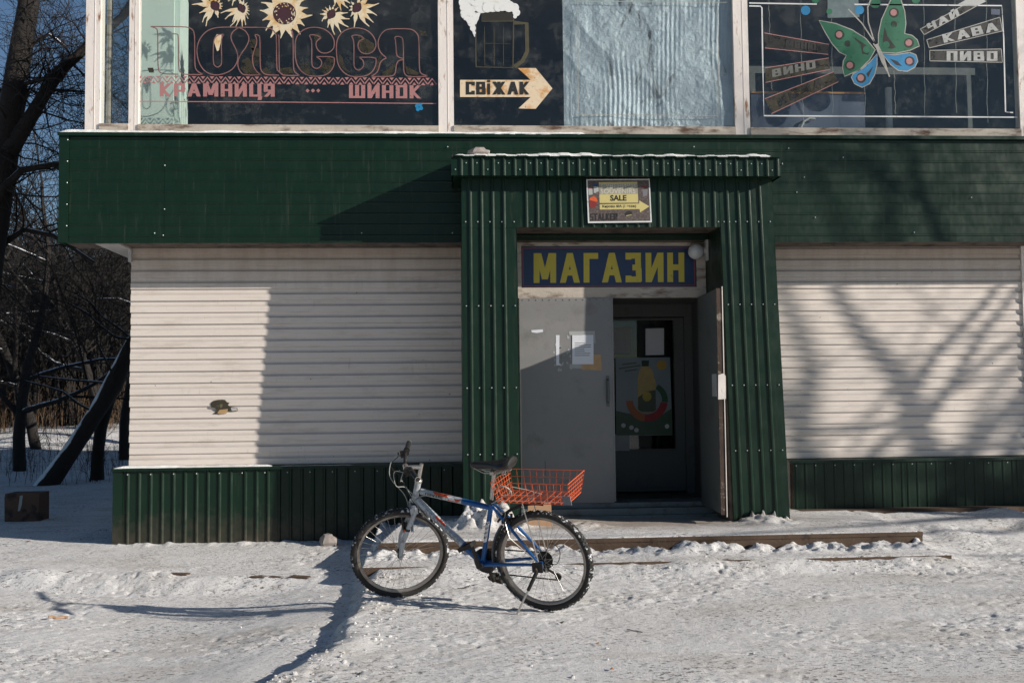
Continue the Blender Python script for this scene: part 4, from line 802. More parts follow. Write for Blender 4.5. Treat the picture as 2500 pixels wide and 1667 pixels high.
# ------------------------------------------------------------------ things in the upstairs room
def furn(name, lab, cat, x0, x1, y0, y1, z0, z1, mat): pass
p0, p1 = at(1835, 300, .05), at(2110, 226, .05)
t = thing('cabinet', 'dusty blue cabinet with orange top edge behind butterfly window', 'cabinet', (p0.x, .05, 3.95))
m = MB(); m.box(p0.x, p1.x, .05, .35, 3.951, p1.z - .02); m.build('body', M['blue_cab'], t); m = MB(); m.box(p0.x - .005, p1.x + .005, .04, .355, p1.z - .0199, p1.z); m.build('top_edge', M['orange'], t); rebase(t)
p0 = at(2168, 200, .25); m = MB(); m.tube([(p0.x, .25, 3.95), (p0.x, .25, 4.62)], .035, 12); tag(m.build('pipe', M['pipe'], None, True), 'thick grey upright pipe standing behind butterfly window', 'pipe')
p0, p1 = at(1830, 168, .6), at(2380, 160, .6); m = MB(); m.box(p0.x - .3, p1.x, .6, .64, p0.z - .05, p0.z + .03); m.box(p0.x, p0.x + .06, .6, .64, 3.951, p0.z - .0501); m.box(p1.x - .1, p1.x - .05, .6, .64, 3.951, p0.z - .0501); tag(m.build('counter', M['inner_grey']), 'grey shop counter rail across the room behind the blue cabinet', 'counter')
p0 = at(1955, 270, .02); m = MB(); m.tube([(p0.x, .02, 3.95), (p0.x, .02, 4.13), (p0.x + .03, .02, 4.19), (p0.x + .09, .02, 4.22), (p0.x + .15, .02, 4.215)], .012, 8); tag(m.build('hook_lamp', M['pipe'], None, True), 'small white arched lamp arm in front of blue cabinet', 'lamp')

# ------------------------------------------------------------------ signs, papers, lamp at the door
t = thing('shop_sign', 'dark blue sign with yellow block letters above the doorway', 'sign', (1.57, DY, 2.45))
y = DY - .012
m = MB(); m.box(.694, 2.428, y, DY + .019, 2.432, 2.834); m.build('panel', M['sign_blue'], t)
m = MB()
for a, b, c, d in ((.705, 2.415, 2.818, 2.824), (.705, 2.415, 2.443, 2.449), (.705, .711, 2.449, 2.818), (2.409, 2.415, 2.449, 2.818)): m.box(a, b, y - .001, y - .0002, c, d)
m.build('border', M['sign_red'], t)
z5 = lambda x, y_: (1100 + x / 2.8, 340 + y_ / 2.8)
m = MB(); block_text(m, 'МАГАЗИН', pxP(y - .0015, z5(568, 982), z5(1598, 976), (0, -203 / 2.8)), .34, .22, .20, step=.0002); m.build('letters', M['sign_yellow'], t); rebase(t)
# souvenirs board on the porch
t = thing('souvenir_sign', 'white bordered poster board with yellow arrow, printed SALE, hung above doorway', 'sign', (1.57, -.88, 2.98))
SY = py_(2.97) - .022
z7 = lambda x, y_: (1420 + x / 13.07, 430 + y_ / 13.07)
def sg(P, yy): return [(p.x, yy, p.z) for p in (at(*z7(a, b), SY) for a, b in P)]
def sgpoly(nm, polys, mat, k):
    m = MB()
    for P in polys: m.poly(sg(P, SY - .0006 * k))
    return m.build(nm, mat, t)
m = MB(); fr = sg([(150, 105), (2170, 90), (2240, 1475), (205, 1500)], SY); m.add(fr + [(v[0], SY + .006, v[2]) for v in fr], [(3, 2, 1, 0), (4, 5, 6, 7), (0, 1, 5, 4), (1, 2, 6, 5), (2, 3, 7, 6), (3, 0, 4, 7)]); m.build('board', M['white_line'], t)
sgpoly('picture', [[(190, 140), (2140, 128), (2195, 1430), (250, 1450)]], simple('printed dark brick photograph', (.075, .058, .052), .5, 0, .6, 22, (.17, .125, .11), (.52, .62), 40, stretch=(1, 1, 2.5)), 1)
ylw = simple('yellow print', (.52, .44, .17), .5, 0, .06, 12)
sgpoly('yellow_panel', [[(548, 200), (1775, 185), (1808, 850), (575, 862)], [(575, 905), (1838, 880), (1838, 780), (2160, 970), (1860, 1165), (1850, 1055), (580, 1070)]], ylw, 2)
sgpoly('grey_band', [[(560, 265), (1780, 250), (1795, 570), (568, 590)]], simple('grey print band', (.30, .285, .215), .5), 3)
sgpoly('caps', [[(245, 730), (300, 670), (390, 645), (470, 700), (515, 790), (480, 830), (250, 760)]], simple('orange print', (.58, .09, .02), .5, 0, .2, 30), 2)
sgpoly('mugs', [[(240, 770), (480, 830), (470, 940), (400, 1020), (300, 1030), (245, 960)], [(1905, 340), (2120, 325), (2120, 370), (1910, 385)], [(205, 370), (345, 370), (345, 405), (208, 405)]], simple('red print', (.20, .02, .015), .5, 0, .3, 30), 3)
sgpoly('mugs', [[(208, 405), (345, 405), (352, 590), (225, 610)], [(380, 340), (540, 340), (545, 500), (470, 510), (460, 545), (385, 540)]], M['paper_old'], 3)
sgpoly('mugs', [[(365, 265), (470, 240), (525, 270), (495, 325), (370, 325)]], simple('blue print', (.01, .06, .17), .5), 3)
sgpoly('mugs', [[(1930, 420), (2110, 420), (2090, 630), (1960, 640)]], M['ink_soft'], 2)
def font_mesh(nm, body, mat, p0, p1, Y, parent, bold=0.0):
    """flat lettering in the built in typeface, fitted between two photo pixels (baseline), on plane Y"""
    c = bpy.data.curves.new(nm, 'FONT'); c.body = body; c.resolution_u = 3; c.offset = bold
    o = bpy.data.objects.new(nm, c); COL.objects.link(o); bpy.context.view_layer.update()
    me = bpy.data.meshes.new_from_object(o.evaluated_get(bpy.context.evaluated_depsgraph_get())); bpy.data.objects.remove(o)
    xs = [v.co.x for v in me.vertices]; a = at(*p0, Y); b = at(*p1, Y); s_ = (b - a).length / (max(xs) - min(xs)); u = (b - a).normalized(); xm = min(xs)
    k = 1.25 if body.isupper() else 1.0
    for v in me.vertices: q = a + u * (v.co.x - xm) * s_ + Vector((0, 0, 1)) * v.co.y * s_ * 1.0; v.co = (q.x, Y, q.z)
    me.materials.append(mat); return link(nm, me, parent)
lt = simple('light grey print', (.50, .47, .40), .5)
font_mesh('lettering', 'СУВЕНИРЫ', lt, z7(630, 390), z7(1710, 372), SY - .0025, t, .012)
font_mesh('lettering', 'SOUVENIRS', lt, z7(605, 565), z7(1720, 552), SY - .0025, t, .012)
font_mesh('lettering', 'SALE', M['ink'], z7(915, 785), z7(1435, 780), SY - .0025, t, .03)
font_mesh('lettering', 'Кирова 40А (1 этаж)', M['ink'], z7(668, 1005), z7(1740, 995), SY - .0025, t, .012)
m = MB(); block_text(m, 'STALKER', pxP(SY - .0018, z7(270, 1420), z7(1150, 1400), (0, -220 / 13.07)), .3, .2, .16); m.build('lettering', M['ink'], t)
sgpoly('round_badge', [[(1360 + 0, 1190), (1480, 1110), (1600, 1130), (1610, 1230), (1500, 1300), (1400, 1270)]], M['ink'], 2)
sgpoly('badge_stripe', [[(1420, 1262), (1600, 1225), (1590, 1245), (1430, 1285)]], ylw, 3); rebase(t)

def sheet(name, lab, cat, px, Y, mat, lines=0, group=None, thick=.0008):
    P = [at(a, b, Y) for a, b in px]; m = MB(); n = len(P)
    m.add([(p.x, Y, p.z) for p in P] + [(p.x, Y + thick, p.z) for p in P], [tuple(range(n)), tuple(range(2 * n - 1, n - 1, -1))] + [(i, i + n, (i + 1) % n + n, (i + 1) % n) for i in range(n)])
    o = m.build(name, mat); tag(o, lab, cat, group)
    if lines:
        m = MB(); r = random.Random(2)
        for k in range(lines):
            a0 = .12; a1 = r.uniform(.55, .9) if k else .6; v = .26 + k * .5 / max(lines, 1)
            q = lambda u, w_: P[0].lerp(P[1], u).lerp(P[3].lerp(P[2], u), w_)
            m.poly([(q(a0, v).x, Y - .0005, q(a0, v).z), (q(a1, v).x, Y - .0005, q(a1, v).z), (q(a1, v + .022).x, Y - .0005, q(a1, v + .022).z), (q(a0, v + .022).x, Y - .0005, q(a0, v + .022).z)])
        m.build('print', M['ink_soft'], o)
    return o
sheet('notice', 'white printed notice taped to the closed grey door leaf', 'notice', [(1397, 818), (1449, 817), (1449, 889), (1397, 889)], DY - .0508, M['paper'], 7)
sheet('tape_patch', 'scrap of brown tape under the lower right corner of the white notice', 'tape', [(1440, 866), (1467, 865), (1469, 904), (1440, 903), (1421, 902), (1421, 889)], DY - .0475, M['tape'])
sheet('notice', 'yellowish sheet at the upper left of the inner glass door', 'notice', [(1495, 799), (1540, 797), (1540, 864), (1495, 864)], IY - .016, M['paper_old'])
sheet('notice', 'bluish white sheet at the upper right of the inner glass door', 'notice', [(1576, 802), (1621, 801), (1621, 866), (1576, 867)], IY - .016, M['paper'])
sheet('notice', 'small grey sheet below the bottle poster on the inner glass door', 'notice', [(1500, 1060), (1537, 1060), (1537, 1100), (1500, 1100)], IY - .0135, M['paper_old'])
t = thing('poster', 'poster of a yellow bottle ringed by red vegetables on inner glass door', 'poster', at(1567, 1062, IY - .018))
z6 = lambda x, y_: (1500 + x / 4.9, 780 + y_ / 4.9)
def pp(nm, polys, col, k):
    m = MB()
    for P in polys: m.poly([(p.x, IY - .018 - .0005 * k, p.z) for p in (at(*z6(a, b), IY) for a, b in P)])
    m.build(nm, simple(nm + ' print', [c_ * .85 for c_ in col], .5, 0, .25, 14), t)
def ring(cx, cy, rx, ry, a0, a1, w_, n=14):
    o = [(cx + rx * cos(a0 + (a1 - a0) * i / n), cy + ry * sin(a0 + (a1 - a0) * i / n)) for i in range(n + 1)]
    return [[o[i], o[i + 1], (cx + (o[i + 1][0] - cx) * w_, cy + (o[i + 1][1] - cy) * w_), (cx + (o[i][0] - cx) * w_, cy + (o[i][1] - cy) * w_)] for i in range(n)]
m = MB(); q = [at(*z6(a, b), IY) for a, b in ((10, 460), (660, 450), (690, 1380), (20, 1390))]; m.add([(p.x, IY - .018, p.z) for p in q] + [(p.x, IY - .0155, p.z) for p in q], [(3, 2, 1, 0), (4, 5, 6, 7), (0, 1, 5, 4), (1, 2, 6, 5), (2, 3, 7, 6), (3, 0, 4, 7)])
m.build('sheet', simple('pale blue poster', (.20, .25, .27), .4, 0, .2, 3), t)
pp('meadow', [[(15, 1090), (150, 1120), (500, 1180), (684, 1060), (690, 1375), (20, 1385)]], (.05, .11, .06), 1)
pp('red_vegetables', ring(385, 960, 250, 260, .15, 1.7, .66), (.36, .02, .03), 2); pp('orange_vegetables', ring(385, 960, 250, 260, 1.7, 3.1, .66), (.42, .12, .03), 2); pp('green_vegetables', ring(385, 960, 250, 220, -1.0, .15, .72), (.02, .10, .04), 2)
pp('bottle', [[(325, 560), (405, 560), (455, 610), (468, 690), (490, 740), (495, 1090), (450, 1110), (320, 1110), (275, 1080), (272, 720), (290, 620)]], (.55, .40, .14), 3)
pp('bottle_cap', [[(320, 490), (410, 490), (405, 560), (325, 560)]], (.01, .03, .02), 4)
pp('bottle_label', [[(278, 930), (380, 860), (490, 840), (494, 1085), (450, 1105), (320, 1105), (278, 1075)]], (.07, .10, .06), 4)
pp('label_flower', [[(385 + 55 * cos(k * pi / 5), 920 + 60 * sin(k * pi / 5)) for k in range(10)]], (.50, .38, .05), 5)
pp('sun', [[(560 + 60 * cos(k * pi / 6), 545 + 58 * sin(k * pi / 6)) for k in range(12)]], (.55, .33, .05), 2)
pp('white_flowers', [[(x + 28 * cos(k * pi / 4), y_ + 28 * sin(k * pi / 4)) for k in range(8)] for x, y_ in ((105, 1265), (200, 1290), (260, 1320), (625, 1275))], (.6, .6, .6), 3)
pp('caption', [[(90, 530), (260, 510), (260, 525), (90, 545)], [(50, 580), (310, 540), (310, 555), (50, 595)], [(120, 610), (270, 590), (270, 605), (120, 625)]], (.1, .12, .1), 3); rebase(t)
# globe lamp
p = at(1699, 614, -.42)
t = thing('globe_lamp', 'round opal globe lamp on a bracket at the upper right of the doorway', 'lamp', (p.x, -.42, p.z - .08))
m = MB(); m.sphere((p.x, -.42, p.z), .078, 24, 16); m.build('globe', M['globe'], t, True)
m = MB(); m.lathe((2.515, -.42, p.z + .01), (-1, 0, 0), [(0, .045), (.02, .045), (.025, .035), (2.44 - p.x - .0, .03)], 16); m.box(2.495, 2.518, -.46, -.38, p.z - .09, p.z + .11); m.build('bracket', M['pale'], t, True); rebase(t)

# ------------------------------------------------------------------ bicycle (local axes: x forward, y to its left, z up)
M['frame_blue'] = simple('blue bicycle paint', (0.008, 0.085, 0.27), 0.32, 0.1, 0.12, 8, (0.10, 0.10, 0.10), (0.60, 0.72), 22)
M['frame_silver'] = simple('silver bicycle paint', (0.40, 0.43, 0.46), 0.35, 0.25, 0.1, 8, (0.14, 0.125, 0.11), (0.56, 0.70), 20)
M['decal_red'] = simple('red orange decal', (0.56, 0.075, 0.02), 0.4)
M['decal_white'] = simple('white decal', (0.72, 0.72, 0.72), 0.4)
M['rubber'] = simple('black rubber grip', (0.012, 0.012, 0.012), 0.6)
M['saddle'] = simple('worn black saddle cover', (0.016, 0.015, 0.014), 0.38, 0, 0.3, 20)
M['black_metal'] = simple('dirty black metal', (0.018, 0.016, 0.014), 0.5, 0.3, 0.4, 20, (0.09, 0.065, 0.05), (0.58, 0.7), 30)
M['chrome'] = simple('dull chrome', (0.48, 0.45, 0.42), 0.32, 0.85, 0.15, 20)
M['rim'] = simple('worn alloy rim', (0.30, 0.27, 0.24), 0.4, 0.7, 0.2, 8, (0.10, 0.085, 0.07), (0.52, 0.7), 14)
M['spoke'] = simple('steel spoke', (0.40, 0.38, 0.36), 0.4, 0.7)
M['cable'] = simple('grey cable housing', (0.32, 0.32, 0.29), 0.45)
M['wire_orange'] = simple('orange painted wire', (0.66, 0.105, 0.025), 0.45, 0, 0.2, 20, (0.16, 0.045, 0.02), (0.62, 0.72), 14)
M['reflector'] = simple('orange reflector', (0.50, 0.10, 0.03), 0.3)
def tyre_mat():
    m, t, b = nmat('knobbly tyre with packed snow')
    c = mix(t, ramp(t, noise(t, 34, 4, 0.6), 0.56, 0.61), (0.020, 0.018, 0.016), (0.66, 0.67, 0.68))
    tc = nd(t, 'ShaderNodeTexCoord'); uv = nd(t, 'ShaderNodeAttribute', attribute_name='tread')
    c = mix(t, uv.outputs['Fac'], (0.022, 0.019, 0.017), c)
    t.links.new(c, b.inputs['Base Color']); b.inputs['Roughness'].default_value = 0.8; return m
M['tyre'] = tyre_mat()
YAW, LEAN, STEER = radians(26.5), radians(11.5), radians(34)
f_ = Vector((-cos(YAW), sin(YAW), 0)); l_ = Vector((-sin(YAW), -cos(YAW), 0)); z_ = Vector((0, 0, 1))
l2 = l_ * cos(LEAN) - z_ * sin(LEAN); z2 = z_ * cos(LEAN) + l_ * sin(LEAN)
BR = Matrix((f_, l2, z2)).transposed()
BO = Vector((0.6045, -3.5746, gh(0.6045, -3.5746) + .002))
bike = thing('bicycle', 'blue and silver mountain bicycle leaning on its kickstand in the snow before the steps', 'bicycle')
bike.matrix_world = Matrix.Translation(BO) @ BR.to_4x4()
R_ = 0.335
HT = Vector((0.845, 0, 0.829)); HB = Vector((0.888, 0, 0.696)); HA = (HT - HB).normalized()
SM = Matrix.Rotation(STEER, 3, HA)
def steer(v): return HB + SM @ (Vector(v) - HB)
BBp = Vector((0.43, 0, 0.293)); STt = Vector((0.325, 0, 0.706)); RH = Vector((0, 0, R_)); FH = Vector((1.035, 0, R_))
def bp(nm, mb, mat, par=bike, smooth=True): return mb.build(nm, mat, par, smooth)
def dv(a, b, t): return Vector(a).lerp(Vector(b), t)
# frame tubes, front part silver and rear part blue
TF, TR_ = Vector((0.830, 0, 0.765)), Vector((0.335, 0, 0.672))
m = MB(); m.tube([HB - HA * .005, HT], .0215, 14); m.tube([TF, dv(TF, TR_, .60)], [.021, .0195], 14); m.tube([Vector((0.868, 0, 0.705)), dv((0.868, 0, 0.705), BBp, .70)], [.0255, .0235], 14)
frame_s = bp('frame', m, M['frame_silver'])
m = MB(); m.tube([dv(TF, TR_, .60), TR_], [.0197, .0175], 14); m.tube([dv((0.868, 0, 0.705), BBp, .70), BBp], [.0236, .0215], 14); m.tube([BBp, STt], .0165, 14); m.tube([BBp + Vector((0, -.036, 0)), BBp + Vector((0, .036, 0))], .022, 14)
for s in (-1, 1):
    m.tube([BBp + Vector((-.02, .022 * s, -.0)), Vector((0.30, .034 * s, .305)), Vector((0.10, .058 * s, .325)), Vector((0.012, .066 * s, R_ - .004))], [.0125, .012, .010, .008], 10)
    m.tube([STt + Vector((-.008, .018 * s, -.015)), Vector((0.23, .036 * s, .60)), Vector((0.012, .066 * s, R_ + .012))], [.0095, .010, .0085], 10)
    m.box(-.02, .03, .063 * s - .003, .063 * s + .003, R_ - .025, R_ + .02)
bp('rear_frame', m, M['frame_blue'])
def on_tube(a, b, r, u, ang, lift=.0006):
    """point on the tube's skin; u along it, ang round it from its left side upward"""
    a = Vector(a); b = Vector(b); ax = (b - a).normalized(); s = Vector((0, 1, 0)); up = ax.cross(s) if ax.x < 0 else s.cross(ax)
    up = up if up.z > 0 else -up
    return a.lerp(b, u) + (s * cos(ang) + up * sin(ang)) * (r + lift)
def tube_decal(nm, a, b, r, u0, u1, a0, a1, mat, slant=0, lift=.0007):
    m = MB(); nu, na = 6, 7
    vs = [on_tube(a, b, r, u0 + (u1 - u0) * i / nu + slant * j / na, a0 + (a1 - a0) * j / na, lift) for i in range(nu + 1) for j in range(na + 1)]
    m.add(vs, [(i * (na + 1) + j, (i + 1) * (na + 1) + j, (i + 1) * (na + 1) + j + 1, i * (na + 1) + j + 1) for i in range(nu) for j in range(na)]); return m.build(nm, mat, frame_s)
tube_decal('decal', TF, TR_, .0205, .22, .46, .30, 1.5, M['decal_red'], -.05); tube_decal('decal', TF, TR_, .0200, .40, .55, -.5, .5, M['decal_red'], .04, .0012)
tube_decal('decal', TF, TR_, .0200, .43, .52, -.15, .9, M['decal_white'], -.04, .0018)
def tube_text(text, a, b, r, u0, u1, a0, a1, mat, par, sw=.3):
    m = MB(); block_text(m, text, lambda u, v, k: on_tube(a, b, r, u0 + (u1 - u0) * u, a0 + (a1 - a0) * v, .0016 + k * .6), sw, .28, .2, 0, .00005); return m.build('lettering', mat, par)
tube_text('FORWARD', TF, TR_, .0206, .08, .33, -.45, .35, M['ink'], frame_s); tube_text('3.0', TF, TR_, .0204, .345, .41, -.45, .3, M['decal_white'], frame_s)
DA, DB = Vector((0.868, 0, 0.705)), dv((0.868, 0, 0.705), BBp, .70)
m = MB(); r = random.Random(9)
for k in range(9):   # tribal squiggles of the down tube print
    u = .20 + k * .085
    P = [on_tube(DA, DB, .0245, u + du, an, .0014) for du, an in ((0, -.5), (.03, .1), (.005, .5), (.05, .7), (.045, .0), (.075, -.35))]
    m.tube(P, .0016, 4)
m.build('decal_pattern', M['ink'], frame_s)
tube_decal('decal', DA, DB, .0248, .42, .62, .55, 1.2, M['decal_red'], -.03)
a, b = dv(STt, BBp, .28), dv(STt, BBp, .62); tube_decal('decal', a, b, .0167, 0, 1, -.7, .8, M['decal_white'], .1)
m = MB()
for k in range(4): m.tube([on_tube(a, b, .0167, .08 + k * .22 + du, an, .0016) for du, an in ((0, -.4), (.12, .1), (.03, .4), (.16, .5))], .0026, 4)
m.build('decal_pattern', M['ink'], frame_s)
# headset, stem, bar (steered)
m = MB(steer); m.lathe(HT, HA, [(0, .024), (.006, .026), (.016, .026), (.020, .022), (.026, .021)], 16); bp('headset', m, M['chrome'])
m = MB(steer); m.lathe(HB - HA * .006, -HA, [(0, .024), (.008, .025), (.016, .023)], 16); bp('crown_race', m, M['black_metal'])
ST0 = HT + HA * .02; ST1 = HT + HA * .132
CL = HT + HA * .108 + Vector((.100, 0, .018))
m = MB(steer); m.tube([ST0, ST1], .0125, 12); m.tube([HT + HA * .108, CL], [.015, .0125], 10); m.tube([CL + Vector((0, -.024, 0)), CL + Vector((0, .024, 0))], .018, 12); bp('stem', m, M['chrome'])
def barp(y): # slightly risen and swept back
    a = abs(y); return Vector((CL.x - .055 * max(0, a - .05) / .25, y, CL.z + .040 * min(1, max(0, a - .03) / .07)))
m = MB(steer); m.tube([barp(y) for y in (-.30, -.2, -.12, -.08, -.03, .03, .08, .12, .2, .30)], .0112, 10); hb_ = bp('handlebar', m, M['black_metal'])
for s in (-1, 1):
    m = MB(steer); m.tube([barp(s * y) for y in (.185, .187, .303, .309)], [.014, .0168, .0172, .013], 12); m.tube([barp(s * .18), barp(s * .188)], .0215, 12); bp('grip', m, M['rubber'], hb_)
    m = MB(steer); m.tube([barp(s * .303), barp(s * .306)], .0178, 12); bp('grip_ring', m, M['cable'], hb_)
    m = MB(steer); q = barp(s * .15); m.tube([q + Vector((0, -.018, 0)), q + Vector((0, .018, 0))], .019, 10); m.box(q.x + .005, q.x + .04, q.y - .015, q.y + .015, q.z - .03, q.z + .01); m.tube([q + Vector((.03, 0, -.015)), q + Vector((.055, s * .04, -.035)), q + Vector((.05, s * .12, -.045))], [.007, .006, .005], 8); bp('brake_lever', m, M['black_metal'], hb_)
# fork
m = MB(steer)
CR = HB - HA * .045
m.tube([HB - HA * .018, HB - HA * .06], .018, 12); m.box(CR.x - .025, CR.x + .025, -.062, .062, CR.z - .022, CR.z + .022)
fkv = (FH - CR)
for s in (-1, 1): m.tube([CR + Vector((.0, .052 * s, .035)), CR + Vector((.0, .052 * s, -.02)), dv(CR, FH, .42) + Vector((.008, .052 * s, 0))], .0155, 12)
fork = bp('fork', m, M['frame_silver'])
m = MB(steer)
for s in (-1, 1): m.tube([dv(CR, FH, .40) + Vector((.008, .052 * s, 0)), dv(CR, FH, .7) + Vector((.016, .053 * s, 0)), FH + Vector((.0, .055 * s, .01)), FH + Vector((0, .055 * s, -.012))], [.0185, .0175, .013, .010], 12)
m.tube([dv(CR, FH, .46) + Vector((-.03, -.052, 0)), dv(CR, FH, .46) + Vector((-.035, 0, .03)), dv(CR, FH, .46) + Vector((-.03, .052, 0))], .010, 8); bp('fork_lower', m, M['frame_silver'], fork)
m = MB(steer)
for s in (-1, 1):
    m.tube([dv(CR, FH, .38) + Vector((.008, .052 * s, 0)), dv(CR, FH, .42) + Vector((.008, .052 * s, 0))], .0195, 12); q = dv(CR, FH, .40) + Vector((.03, .045 * s, .0))
    m.tube([q + Vector((0, 0, -.03)), q + Vector((.004, -.01 * s, .07))], .008, 8); m.box(q.x - .03, q.x + .01, q.y - .02 * s - .006, q.y - .02 * s + .006, q.z - .012, q.z + .012)
bp('brake', m, M['black_metal'], fork)
m = MB(steer); q = dv(CR, FH, .40) + Vector((.03, .06, 0)); m.sphere(q, .010, 8, 6, 0, (1, .6, 1)); bp('reflector', m, M['reflector'], fork)
m = MB(steer); q = dv(CR, FH, .40) + Vector((.05, -.05, 0)); m.sphere(q, .010, 8, 6, 0, (1, .6, 1)); m.sphere(FH + Vector((0, .066, 0)), .010, 8, 6); m.tube([FH + Vector((0, .07, 0)), FH + Vector((-.03, .072, .03))], .005, 6); bp('skewer', m, M['chrome'], fork)
# wheels
def wheel(H, xf, name):
    rim_r = R_ - .052
    m = MB(xf); m.lathe(H + Vector((0, -.05, 0)), (0, 1, 0), [(0, .010), (.012, .010), (.014, .022), (.020, .022), (.024, .014), (.075, .014), (.080, .022), (.086, .022), (.088, .010), (.10, .010)], 14); wh = bp(name, m, M['black_metal'])
    # tyre: torus with rows of knobs, 'tread' marks the outer band where snow packs
    m = MB(xf); n1, n2 = 72, 14; vs = []; tread = []
    for i in range(n1):
        A = 2 * pi * i / n1
        for j in range(n2):
            b = 2 * pi * j / n2; rr_ = R_ - .028 + .0225 * cos(b); vs.append(H + Vector((rr_ * cos(A), .024 * sin(b), rr_ * sin(A)))); tread.append(1.0 if cos(b) > .5 else 0.0)
    m.add(vs, [(i * n2 + j, ((i + 1) % n1) * n2 + j, ((i + 1) % n1) * n2 + (j + 1) % n2, i * n2 + (j + 1) % n2) for i in range(n1) for j in range(n2)])
    r = random.Random(5)
    for i in range(80):
        for k, row in enumerate((-.95, -.35, .35, .95)):
            A = 2 * pi * (i + (.5 if k in (1, 2) else 0)) / 80; rad = Vector((cos(A), 0, sin(A))); tg = Vector((-sin(A), 0, cos(A)))
            nrm = rad * cos(row) + Vector((0, 1, 0)) * sin(row); sd = rad * -sin(row) + Vector((0, 1, 0)) * cos(row)
            c = H + rad * (R_ - .028) + nrm * .0235; n0 = len(m.v)
            m.obox(c, tg * .0062, sd * .0046, nrm * .0024); tread += [1.0] * 8
    me = m.mesh('tyre', M['tyre'], False); at_ = me.attributes.new('tread', 'FLOAT', 'POINT'); at_.data.foreach_set('value', tread); link('tyre', me, wh)
    m = MB(xf); n1 = 72; pr = [(rim_r + .012, .0135), (rim_r + .012, .010), (rim_r - .004, .009), (rim_r - .012, 0.0), (rim_r - .004, -.009), (rim_r + .012, -.010), (rim_r + .012, -.0135), (rim_r - .002, -.0125), (rim_r - .013, -.004), (rim_r - .013, .004), (rim_r - .002, .0125)]
    n2 = len(pr); m.add([H + Vector((q[0] * cos(2 * pi * i / n1), q[1], q[0] * sin(2 * pi * i / n1))) for i in range(n1) for q in pr], [(i * n2 + j, ((i + 1) % n1) * n2 + j, ((i + 1) % n1) * n2 + (j + 1) % n2, i * n2 + (j + 1) % n2) for i in range(n1) for j in range(n2)]); bp('rim', m, M['rim'], wh)
    m = MB(xf)
    for i in range(36):
        A = 2 * pi * i / 36; s = 1 if i % 2 else -1; B_ = A + (.95 if (i // 2) % 2 else -.95)
        m.tube([H + Vector((.020 * cos(B_), .034 * s, .020 * sin(B_))), H + Vector(((rim_r - .008) * cos(A), 0, (rim_r - .008) * sin(A)))], .00115, 5)
    bp('spokes', m, M['spoke'], wh, False); return wh
fw_ = wheel(FH, steer, 'wheel'); rw_ = wheel(RH, None, 'wheel')
# saddle and post
m = MB(); m.tube([dv(BBp, STt, .9), Vector((0.288, 0, 0.905))], .0128, 12); bp('seatpost', m, M['chrome'])
m = MB(); m.tube([STt + (STt - BBp).normalized() * -.008, STt + (STt - BBp).normalized() * .022], .020, 12); m.tube([STt + Vector((-.02, -.02, .01)), STt + Vector((-.025, .025, .012))], .006, 8); bp('seat_clamp', m, M['black_metal'])
SADZ = 0.962
rows = [(0.448, .010, -.022, .004), (0.440, .020, -.030, .010), (0.41, .024, -.040, .016), (0.36, .029, -.044, .018), (0.31, .041, -.042, .020), (0.265, .064, -.040, .024), (0.225, .088, -.042, .032), (0.190, .098, -.046, .040), (0.168, .096, -.044, .042), (0.152, .085, -.032, .036), (0.146, .06, -.012, .026)]
m = MB(); vs = []; n2 = 16
for x, hw, lo, hi in rows:
    for k in range(n2):
        q = 2 * pi * k / n2; yy = hw * cos(q); zz = (hi * (1 - .25 * cos(q) ** 2) if sin(q) > 0 else -lo * .9) * sin(q); vs.append((x, yy, SADZ + zz + .012 * max(0, (.25 - x) / .1)))
nr = len(rows); m.add(vs, [(i * n2 + j, i * n2 + (j + 1) % n2, (i + 1) * n2 + (j + 1) % n2, (i + 1) * n2 + j) for i in range(nr - 1) for j in range(n2)] + [tuple(range(n2 - 1, -1, -1)), tuple((nr - 1) * n2 + k for k in range(n2))]); sad = bp('saddle', m, M['saddle'])
m = MB()
for s in (-1, 1):
    m.tube([(0.42, .010 * s, SADZ - .028), (0.35, .022 * s, SADZ - .055), (0.25, .022 * s, SADZ - .055), (0.18, .045 * s, SADZ - .025)], .0035, 6)
    zz = [Vector((0.20 + .016 * cos(k * 1.1), .045 * s + .016 * sin(k * 1.1), SADZ - .055 + k * .0022)) for k in range(18)]; m.tube(zz, .0028, 5)
m.box(.275, .305, -.03, .03, SADZ - .065, SADZ - .045); bp('saddle_rails', m, M['chrome'], sad)
